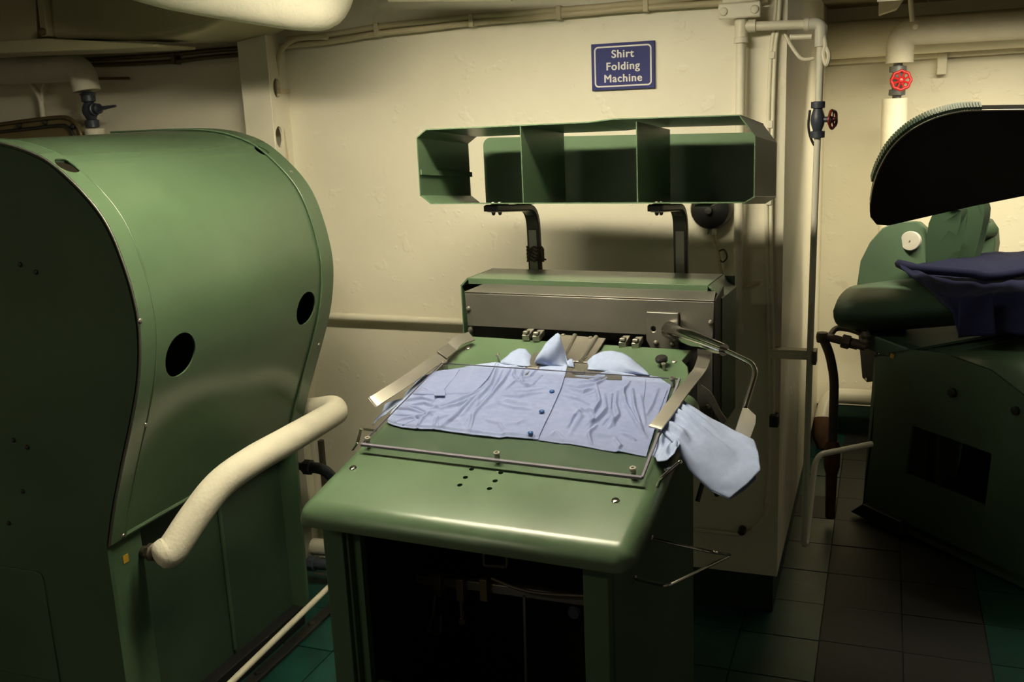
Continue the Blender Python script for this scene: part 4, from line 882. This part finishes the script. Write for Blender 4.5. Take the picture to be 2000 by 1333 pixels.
G().lathe((vx, 4.55, (vz0+vz1)/2), (0, 0, 1), [(0.018, -0.085), (0.018, -0.06), (0.033, -0.058), (0.033, -0.035), (0.020, -0.032), (0.030, -0.01), (0.030, 0.01), (0.020, 0.032), (0.034, 0.035), (0.034, 0.058), (0.018, 0.06), (0.018, 0.085)], 16).build('valve_body', 'valve_grey', rp_)
wc = onY(1760, 157, 4.45); G().tube([V((vx, 4.55, wc.z)), wc], 0.010, 10).build('valve_stem', 'valve_grey', rp_)
wheel(wc, (0.12, -1, 0.05), 0.036, 'valve_red', rp_, 8, 0.0062)
G().tube([(onY(1748, 192, 4.55).x, 4.55, onY(1748, 192, 4.55).z), (onY(1745, 330, 4.55).x, 4.55, 0.9)], 0.052, 20).build('lower_lagging', 'cream_lagging', rp_)
q = onY(1788, 52, 4.48); G().lathe(q, (0, -1, 0), [(0.012, 0), (0.010, 0.012), (0, 0.013)], 10).build('plug', 'cream_paint', rp_)
tp0, tp1 = onY(1616, 121, 4.86), onY(2000, 96, 4.86)
tr_ = thing('thin_pipe', 'thin cream pipe under the large pipe on the alcove wall', 'pipe', tuple(tp0))
G().tube([tp0, tp1+(tp1-tp0)], 0.015, 12).build('pipe', 'cream_paint', tr_)
q = onY(1840, 118, 4.86); G().box(q.x-0.02, q.x+0.02, 4.835, FY, q.z-0.06, q.z+0.03).build('clip', 'cream_paint', tr_, bevel=0.003)
tag(G().tube([onY(1782, 42, 4.5), onY(1776, -30, 4.5)], 0.010, 10).build('hanger_rod', 'cream_paint'), 'cream hanger rod going up from the elbow pipe', 'hanger')
q0 = [onY(px, py, 4.6) for px, py in ((1716, 30), (1752, 18), (1780, -25), (1716, -30))]
tag(G().prism(q0, (0, 0.06, 0)).build('hanger_bracket', 'cream_paint', bevel=0.004), 'cream angled hanger bracket under the alcove ceiling', 'bracket')
lpz = onY(1650, 774, 4.78)
lw = thing('low_wall_pipe', 'cream pipe near the floor of the alcove with a rusty bend', 'pipe', tuple(lpz))
lx = onY(1618, 774, 4.78).x
G().tube(fillet([V((1.6, 4.78, lpz.z)), V((lx, 4.78, lpz.z)), V((lx-0.02, 4.70, lpz.z-0.10))], 0.06, 8), 0.037, 18).build('pipe', 'cream_paint', lw, smooth=60)
G().tube([V((lx-0.02, 4.70, lpz.z-0.09)), V((lx-0.015, 4.66, lpz.z-0.17)), V((lx, 4.64, 0.0))], [0.04, 0.046, 0.035], 14).build('rusty_end', 'rust', lw, smooth=60)

# ================================================================== RIGHT PRESS
pf0, pf1 = onZ(1676, 1008, 0), onZ(2000, 1158, 0)
pd = (pf1-pf0).normalized(); pn = V((-pd.y, pd.x, 0)).normalized()
if pn.dot(CC-pf0) < 0: pn = -pn
def pp_(px, py, off=0.0): return onP(px, py, pf0+pn*off, pn)
rp = thing('utility_press', 'dark green laundry press with a raised black head, at the right edge', 'press', tuple(pf0))
side = [pp_(*p) for p in ((1708, 693), (1777, 683), (1850, 692), (1938, 723), (2000, 771), (2060, 830), (2060, 1180), (2000, 1150), (1850, 1080), (1684, 1000), (1692, 950), (1703, 870), (1709, 770))]
win = [pp_(*p, 0.05)-V(rp.location) for p in ((1762, 836), (1916, 892), (1903, 995), (1748, 930))]
body = G().prism(side, pn*-0.012).build('side_panel', 'press_green', rp, cuts=[G().prism(win, pn*-0.12)], smooth=20)
sl0, sl1, sl2 = side[2], side[3], side[4]
G().add([side[2], side[3], side[4], side[5], side[5]-pn*0.5, side[4]-pn*0.5, side[3]-pn*0.5, side[2]-pn*0.5], [(0, 1, 6, 7), (1, 2, 5, 6), (2, 3, 4, 5)]).build('sloped_cover', 'press_mid_green', rp, smooth=40, solid=0.006)
G().prism([p-pn*0.5 for p in side], pn*-0.012).build('side_panel', 'press_green', rp, smooth=20)
G().prism([side[0], side[1], side[1]-pn*0.5, side[0]-pn*0.5], (0, 0, -0.01)).build('top_deck', 'press_green', rp)
G().prism([side[9], side[12], side[0], side[0]-pn*0.5, side[12]-pn*0.5, side[9]-pn*0.5], (0.004, 0.004, 0)).build('rear_panel', 'press_green', rp)
G().lathe(pp_(1862, 767), pn, [(0.016, 0), (0.016, 0.012), (0.012, 0.016), (0, 0.017)], 14).build('knob', 'black', rp)
G().lathe(pp_(1985, 802), pn, [(0.014, 0), (0.014, 0.010), (0, 0.012)], 14).build('knob', 'black', rp)
foot = [pp_(*p, 0.03) for p in ((1660, 1000), (1684, 985), (1760, 1020), (1760, 1050))]
G().prism(foot, pn*-0.10).build('foot', 'black', rp, bevel=0.004)
for px, w_, m_ in ((1778, 0.008, 'press_mid_green'), (1818, 0.010, 'bronze'), (1830, 0.018, 'press_mid_green')):
    a_, b_ = pp_(px, 840, -0.2), pp_(px-2, 960, -0.2); G().tube([a_+V((0, 0, 0.1)), b_], w_, 10).build('inner_rod', m_, rp)
G().lathe(pp_(1743, 696, 0.004), pn, [(0.0, 0), (0.012, 0), (0.012, 0.002), (0, 0.002)], 4).build('sticker', 'yellow_label', rp)
# plate under the buck on the left
bp_ = [pp_(*p, -0.04) for p in ((1676, 650), (1712, 655), (1712, 745), (1693, 747), (1684, 738))]
G().prism(bp_, pn*-0.01).build('guard_plate', 'black', rp, bevel=0.001)
G().lathe(pp_(1692, 741, -0.036), pn, [(0.006, 0), (0.006, 0.002)], 10).build('rivet', 'chrome', rp)
G().prism([side[6]+V((0, 0, 0.04)), side[9]+V((0, 0, 0.04)), side[9]-pn*0.5+V((0, 0, 0.04)), side[6]-pn*0.5+V((0, 0, 0.04))], (0, 0, -0.02)).build('bottom_blackout', 'black', rp)  # black sheet added to shut out a bright strip seen through the window
# buck: nose-shaped board with a skirt
rowsL = [((1690, 556), 3.95), ((1660, 563), 3.72), ((1640, 580), 3.56), ((1629, 603), 3.48), ((1629, 622), 3.48), ((1640, 636), 3.54), ((1692, 648), 3.70)]
rowsR = [((2080, 508), 4.15), ((2080, 520), 3.90), ((2080, 542), 3.74), ((2080, 572), 3.66), ((2080, 596), 3.66), ((2080, 610), 3.72), ((2080, 618), 3.90)]
bl_, br_ = smooth_path([at(*p, t) for p, t in rowsL], 5), smooth_path([at(*p, t) for p, t in rowsR], 5)
G().grid(lambda a, b: poly_at(bl_, b).lerp(poly_at(br_, b), a), 12, 30).build('buck_skirt', 'press_green', rp, smooth=50, solid=0.008)
tp4 = [at(1690, 556, 3.95), at(2080, 508, 4.15), at(2080, 500, 4.28), at(1740, 545, 4.2)]
G().prism(tp4, (0, 0, -0.01)).build('buck_top', 'press_green', rp)
ty = [at(1692, 650, 3.66), at(1777, 684, 3.60), at(1850, 692, 3.56), at(2080, 640, 3.75), at(2080, 615, 4.1), at(1720, 630, 4.0)]
G().prism(ty, (0, 0, -0.06)).build('buck_tray', 'press_green', rp, bevel=0.004)
pc = at(1850, 640, 3.9)
G().box(pc.x-0.15, pc.x+0.25, pc.y-0.08, pc.y+0.15, 0.45, pc.z).build('pedestal', 'press_green', rp, bevel=0.01)
# yoke plates, shaft and arms
YP = 3.95
yk = [at(px, py, YP) for px, py in ((1673, 558), (1680, 510), (1698, 474), (1722, 446), (1748, 433), (1790, 432), (1808, 448), (1813, 475), (1808, 560))]
G().prism(yk, at(1740, 500, YP+0.05)-at(1740, 500, YP)+V((0.02, 0, 0))).build('yoke_plate', 'press_mid_green', rp, bevel=0.004)
yk2 = [at(px, py, YP+0.25) for px, py in ((1880, 560), (1884, 470), (1892, 440), (1912, 421), (1930, 428), (1942, 446), (1944, 475), (1930, 560))]
G().prism(yk2, at(1900, 500, YP+0.3)-at(1900, 500, YP+0.25)+V((0.02, 0, 0))).build('yoke_plate', 'press_mid_green', rp, bevel=0.004)
dc = at(1778, 471, YP-0.012); dn = (CC-dc).normalized(); dn = (dn+V((-0.25, 0, 0))).normalized()
G().lathe(dc, dn, [(0.0385, -0.02), (0.0385, 0.004), (0.036, 0.007), (0, 0.007)], 28).build('shaft_cap', 'pale_disc', rp)
G().lathe(dc, dn, [(0.003, 0.006), (0.003, 0.009), (0, 0.009)], 8).build('centre_pin', 'steel', rp)
G().tube([at(1790, 471, YP+0.03), at(1935, 450, YP+0.27)], 0.034, 18).build('shaft', 'press_mid_green', rp)
for (px, py), t_ in (((1860, 452), YP+0.0), ((1905, 446), YP+0.05)):
    ar = [at(px-50, py+105, t_), at(px-10, py+70, t_), at(px+8, py+20, t_), at(px+18, py-40, t_-0.1), at(px+2, py-52, t_-0.12), at(px-40, py-30, t_-0.05), at(px-52, py+20, t_)]
    G().prism(smooth_path(ar, 3), at(px+12, py, t_+0.03)-at(px, py, t_)).build('head_arm', 'press_mid_green', rp, smooth=35)
# raised head: thick plate with bright rim, dark pressing face towards us
HT = 3.55
ho = [(1700, 425), (1700, 400), (1706, 365), (1718, 330), (1740, 292), (1770, 262), (1806, 240), (1845, 226), (1880, 219), (1920, 217), (2000, 216), (2120, 216), (2120, 350), (2000, 384), (1900, 404), (1800, 427), (1735, 442), (1712, 440)]
def headp(px, py, d=0.0): return at(px, py, HT-(px-1700)*0.0004-(430-py)*0.0011+d)
hf = [headp(*p) for p in ho]
hn = (hf[5]-hf[0]).cross(hf[12]-hf[0]).normalized()
if hn.dot(CC-hf[0]) < 0: hn = -hn
G().prism(hf, hn*-0.05).build('head', 'press_pad', rp, smooth=40, bevel=0.004)
rim = [headp(*p)-hn*0.004 for p in ho[1:12]]
G().tube(smooth_path(rim, 4), 0.0035, 8).build('head_rim', 'steel', rp, smooth=60)
# corrugated edge of the head
rm = smooth_path([headp(*p)-hn*0.03+(headp(*p)-sum(hf, V())/len(hf)).normalized()*0.006 for p in ho[2:10]], 14)
for k in range(4, len(rm)-1, 2):
    d_ = (rm[min(k+1, len(rm)-1)]-rm[k-1]).normalized()
    G().obox(rm[k], d_*0.0035, hn*0.022, d_.cross(hn)*0.006).build('edge_rib', 'press_green', rp)
# brown steam pipe with fittings
sp_ = thing('steam_pipe', 'brown steam pipe with unions rising beside the laundry press', 'pipe', tuple(at(1625, 860, 3.75)))
G().tube(fillet([at(1608, 662, 3.65), at(1620, 690, 3.67), at(1630, 740, 3.70), at(1626, 862, 3.75)], 0.06, 6), 0.017, 12).build('riser', 'brown_pipe', sp_, smooth=60)
G().tube([at(1606, 656, 3.65), at(1690, 678, 3.60)], 0.015, 12).build('cross_pipe', 'brown_pipe', sp_)
G().lathe(at(1606, 658, 3.65), (0, 0, 1), [(0.02, -0.02), (0.023, 0), (0.02, 0.016), (0, 0.02)], 12).build('elbow', 'brown_pipe', sp_)
ax = at(1690, 678, 3.60)-at(1606, 656, 3.65)
for px, py, r_ in ((1652, 668, 0.026), (1668, 672, 0.020)): G().lathe(at(px, py, 3.62), ax, [(r_*0.8, -0.016), (r_, -0.013), (r_, 0.013), (r_*0.8, 0.016)], 8).build('union_nut', 'brown_pipe', sp_)
G().tube(fillet([at(1622, 655, 3.66), at(1632, 640, 3.68), at(1660, 643, 3.66), at(1690, 655, 3.62), at(1690, 680, 3.60)], 0.03, 5), 0.011, 10).build('bypass', 'brown_pipe', sp_, smooth=60)
G().lathe(at(1690, 662, 3.60), (0, 0, 1), [(0.018, -0.03), (0.02, -0.01), (0.014, 0.0), (0.02, 0.012), (0.012, 0.03)], 12).build('valve', 'brown_pipe', sp_)
G().lathe(at(1626, 862, 3.75), (0, 0, -1), [(0.022, 0), (0.03, 0.02), (0.03, 0.10), (0.022, 0.13), (0.018, 0.13+at(1626, 862, 3.75).z-0.16)], 14).build('trap', 'rust', sp_)
# navy garment over the buck
ng = thing('navy_garment', 'navy blue garment draped over the buck of the laundry press', 'garment', tuple(onZ(1900, 560, 1.0)))
N0 = [at(*p, t) for p, t in (((1752, 514), 3.85), ((1790, 516), 3.95), ((1850, 506), 4.05), ((1930, 495), 4.15), ((2080, 482), 4.25))]
N1 = [at(*p, t) for p, t in (((1754, 517), 3.76), ((1790, 530), 3.70), ((1850, 534), 3.66), ((1930, 528), 3.66), ((2080, 516), 3.66))]
N2 = [at(*p, t) for p, t in (((1760, 523), 3.66), ((1830, 570), 3.48), ((1868, 585), 3.45), ((1950, 575), 3.44), ((2080, 565), 3.44))]
N3 = [at(*p, t) for p, t in (((1790, 545), 3.62), ((1862, 612), 3.42), ((1872, 655), 3.40), ((1960, 652), 3.40), ((2080, 668), 3.40))]
def ngf(s, t):
    rows = [N0, N1, N2, N3]; k = min(2, int(t*3)); f = t*3-k
    p = poly_at(rows[k], s).lerp(poly_at(rows[k+1], s), f)
    return p+V((0, -0.4, 1))*(0.012*noise.noise(V((s*6, t*5, 3)))+0.010*math.sin(math.pi*f)*(1 if k == 0 else 0.4)+0.006*noise.noise(V((s*15, t*12, 5))))
G().grid(ngf, 60, 42).build('main_cloth', 'navy_cloth', ng, smooth=180, solid=0.003)
G().tube(smooth_path([at(1752, 514, 3.76), at(1778, 524, 3.68), at(1840, 530, 3.60), at(1900, 535, 3.56), at(1940, 540, 3.54), at(2070, 520, 3.56)], 6), [0.010]+[0.016]*29+[0.010], 10).build('cloth_roll', 'navy_cloth', ng, smooth=90)
fp_ = [at(px, py, 3.34) for px, py in ((1873, 585), (1938, 572), (1944, 655), (1872, 660))]
G().grid(lambda s, t: bil(fp_[0], fp_[1], fp_[3], fp_[2], s, t)+V((0, -1, 0))*(0.008*math.sin(s*5+t*3)), 16, 16).build('hanging_fold', 'navy_cloth', ng, smooth=180, solid=0.004)

# ================================================================== UPPER LEFT: ducts, pipes, valve, framed cover
dk = thing('air_duct', 'olive cream air duct with a rounded elbow under the ceiling, upper left', 'duct', tuple(onY(200, 60, 2.35)))
DY = 2.60
b0 = [onY(px, py, DY) for px, py in ((-60, 88), (72, 84), (66, -60), (-60, -60))]
G().prism(b0, (0, 0.36, 0)).build('duct_box', 'duct_paint', dk, bevel=0.004)
el = [onY(px, py, DY) for px, py in ((98, 76), (180, 76), (260, 79), (330, 74), (390, 58), (430, 38), (462, 12), (490, -30), (500, -80), (90, -80))]
G().prism(el, (0.05, 0.34, 0)).build('duct_elbow', 'duct_paint', dk, bevel=0.02, bseg=4, smooth=50)
fg = [onY(px, py, DY-0.02) for px, py in ((68, -40), (80, -40), (92, 70), (80, 72))]
G().prism(fg, (0, 0.36, 0)).build('flange', 'duct_paint', dk, bevel=0.002)
q = onY(84, 62, DY-0.03); screw(dk, q, (0, -1, 0), 0.012, 0.012, 'bronze', 'bolt')
lip = [onY(px, py, DY-0.03) for px, py in ((-60, 82), (90, 75), (302, 86), (300, 92), (180, 98), (-60, 107))]
G().prism(lip, (0, 0.20, 0)).build('lower_lip', 'duct_paint', dk, bevel=0.003)
bp0 = [at(200, -75, 2.70), at(330, -38, 2.69), at(480, -12, 2.68), at(590, 3, 2.68), at(634, -8, 2.70), at(642, -100, 2.72)]
tag(G().tube(smooth_path(bp0, 8), 0.075, 24).build('overhead_pipe', 'cream_lagging', smooth=60), 'thick cream pipe crossing the top edge above the wall stiffener', 'pipe')
tag(G().tube([onY(760, -12, 2.7), onY(1000, -14, 2.7)], 0.022, 14).build('ceiling_pipe', 'cream_paint'), 'cream pipe just showing at the top edge above the cables', 'pipe')
lpY = 2.87
lg = thing('lagged_pipe', 'dim cream lagged pipe with a blue-black valve above the cabinet press', 'pipe', tuple(onY(185, 262, lpY)))
c0, c1, c2 = onY(-40, 142, lpY), onY(158, 132, lpY), onY(170, 178, lpY)
G().tube(fillet([c0, V((c2.x-0.012, lpY, c1.z)), V((c2.x, lpY, c2.z))], 0.09, 8), 0.047, 20).build('lagging', 'cream_lagging', lg, smooth=60)
vt, vb2 = onY(171, 182, lpY), onY(181, 248, lpY); vm = (vt+vb2)/2; axv = (vt-vb2).normalized()
G().lathe(vm, axv, [(0.016, -0.062), (0.024, -0.060), (0.024, -0.036), (0.016, -0.032), (0.026, -0.012), (0.028, 0.0), (0.024, 0.014), (0.016, 0.026), (0.024, 0.030), (0.024, 0.05), (0.030, 0.056), (0.016, 0.062)], 12).build('valve_body', 'valve_blue', lg)
vend = onY(226, 207, lpY-0.03)
va_ = vend-vm; G().lathe(vm, va_, [(0.024, 0), (0.022, 0.03), (0.018, 0.032), (0.018, 0.05), (0.012, 0.054), (0.008, 0.062), (0.004, va_.length), (0, va_.length+0.002)], 12).build('valve_stem', 'valve_blue', lg)
z0 = onY(184, 252, lpY)
G().tube([z0, V((z0.x+0.005, lpY, z0.z-0.5))], 0.034, 18).build('lower_lagging', 'cream_lagging', lg)
tag(G().tube([onY(180, 154, 2.97), onY(252, 153, 2.97)], 0.005, 8).build('wall_rod', 'bronze'), 'short dim rod on the wall beside the blue-black valve', 'rod')
# framed cover with nuts
fc = thing('framed_cover', 'bronze framed cover with rounded corner and nuts behind the cabinet press', 'cover', tuple(onY(60, 260, 2.9)))
def fcp(px, py, d=0.0): return onY(px, py, 2.90-d-(px)*0.0003)
fo = [(-80, 254), (0, 243), (60, 235), (118, 229), (138, 233), (150, 245), (158, 262), (164, 300), (-80, 300)]
G().prism([fcp(*p) for p in fo], (0, 0.02, 0)).build('cover_plate', 'bronze_panel', fc, bevel=0.002)
G().tube(smooth_path([fcp(*p, 0.006) for p in fo[:8]], 4), 0.007, 8).build('outer_rim', 'bronze', fc, smooth=60)
G().tube(smooth_path([fcp(*p, 0.006) for p in ((-80, 268), (0, 258), (60, 251), (118, 245), (132, 249), (140, 258), (147, 275), (150, 300))], 4), 0.006, 8).build('inner_rim', 'dark_steel', fc, smooth=60)
for px, py in ((40, 245), (90, 239), (145, 247)): screw(fc, fcp(px, py, 0.0), (0, -1, 0), 0.010, 0.014, 'dark_steel', 'nut')
tag(G().tube(smooth_path([onY(20, 140, 2.965), onY(55, 158, 2.965), onY(72, 180, 2.965), onY(80, 200, 2.965), onY(84, 230, 2.965)], 5), 0.010, 10).build('bent_conduit', 'cream_paint', smooth=60), 'bent cream conduit dropping to the framed cover', 'conduit')
tag(G().tube(smooth_path([onY(105, 150, 2.965), onY(88, 160, 2.965), onY(82, 180, 2.965), onY(84, 215, 2.965)], 5), 0.006, 8).build('thin_conduit', 'cream_paint', smooth=60), 'thin cream conduit curving down beside the bent conduit', 'conduit')

# ================================================================== CEILING LAMPS (fixtures over the area lights, the rear one added for fill)
def fixture(x, y, z, w, label, glow, skirt=0.026):
    t = thing('ceiling_lamp', label, 'lamp', (x, y, z))
    W2 = 0.13
    g = G()
    g.box(x-w/2-0.03, x+w/2+0.03, y-W2, y+W2, z+0.045, z+0.055)
    g.box(x-w/2-0.03, x+w/2+0.03, y-W2-0.004, y-W2, z-skirt, z+0.055); g.box(x-w/2-0.03, x+w/2+0.03, y+W2, y+W2+0.004, z-skirt, z+0.055)
    g.box(x-w/2-0.034, x-w/2-0.03, y-W2, y+W2, z-0.012, z+0.055); g.box(x+w/2+0.03, x+w/2+0.034, y-W2, y+W2, z-0.012, z+0.055)
    g.build('reflector', 'lamp_white', t)
    for d in (-0.03, 0.03): G().tube([(x-w/2, y+d, z), (x+w/2, y+d, z)], 0.019, 12).build('tube', glow, t)
    for d in (-w/3, w/3): G().tube([(x+d, y, z+0.05), (x+d, y, 2.0 if y > 3 else 2.2)], 0.006, 8).build('hanger', 'lamp_white', t)
fixture(-0.92, 1.78, 2.06, 0.92, 'white fluorescent ceiling lamp above the folding table', 'tube_glow')
fixture(0.45, 3.82, 1.95, 0.95, 'white fluorescent ceiling lamp in the alcove', 'tube_dim')
fixture(-1.75, -0.25, 2.08, 0.95, 'unseen fluorescent fill lamp added behind the viewer', 'tube_dim')
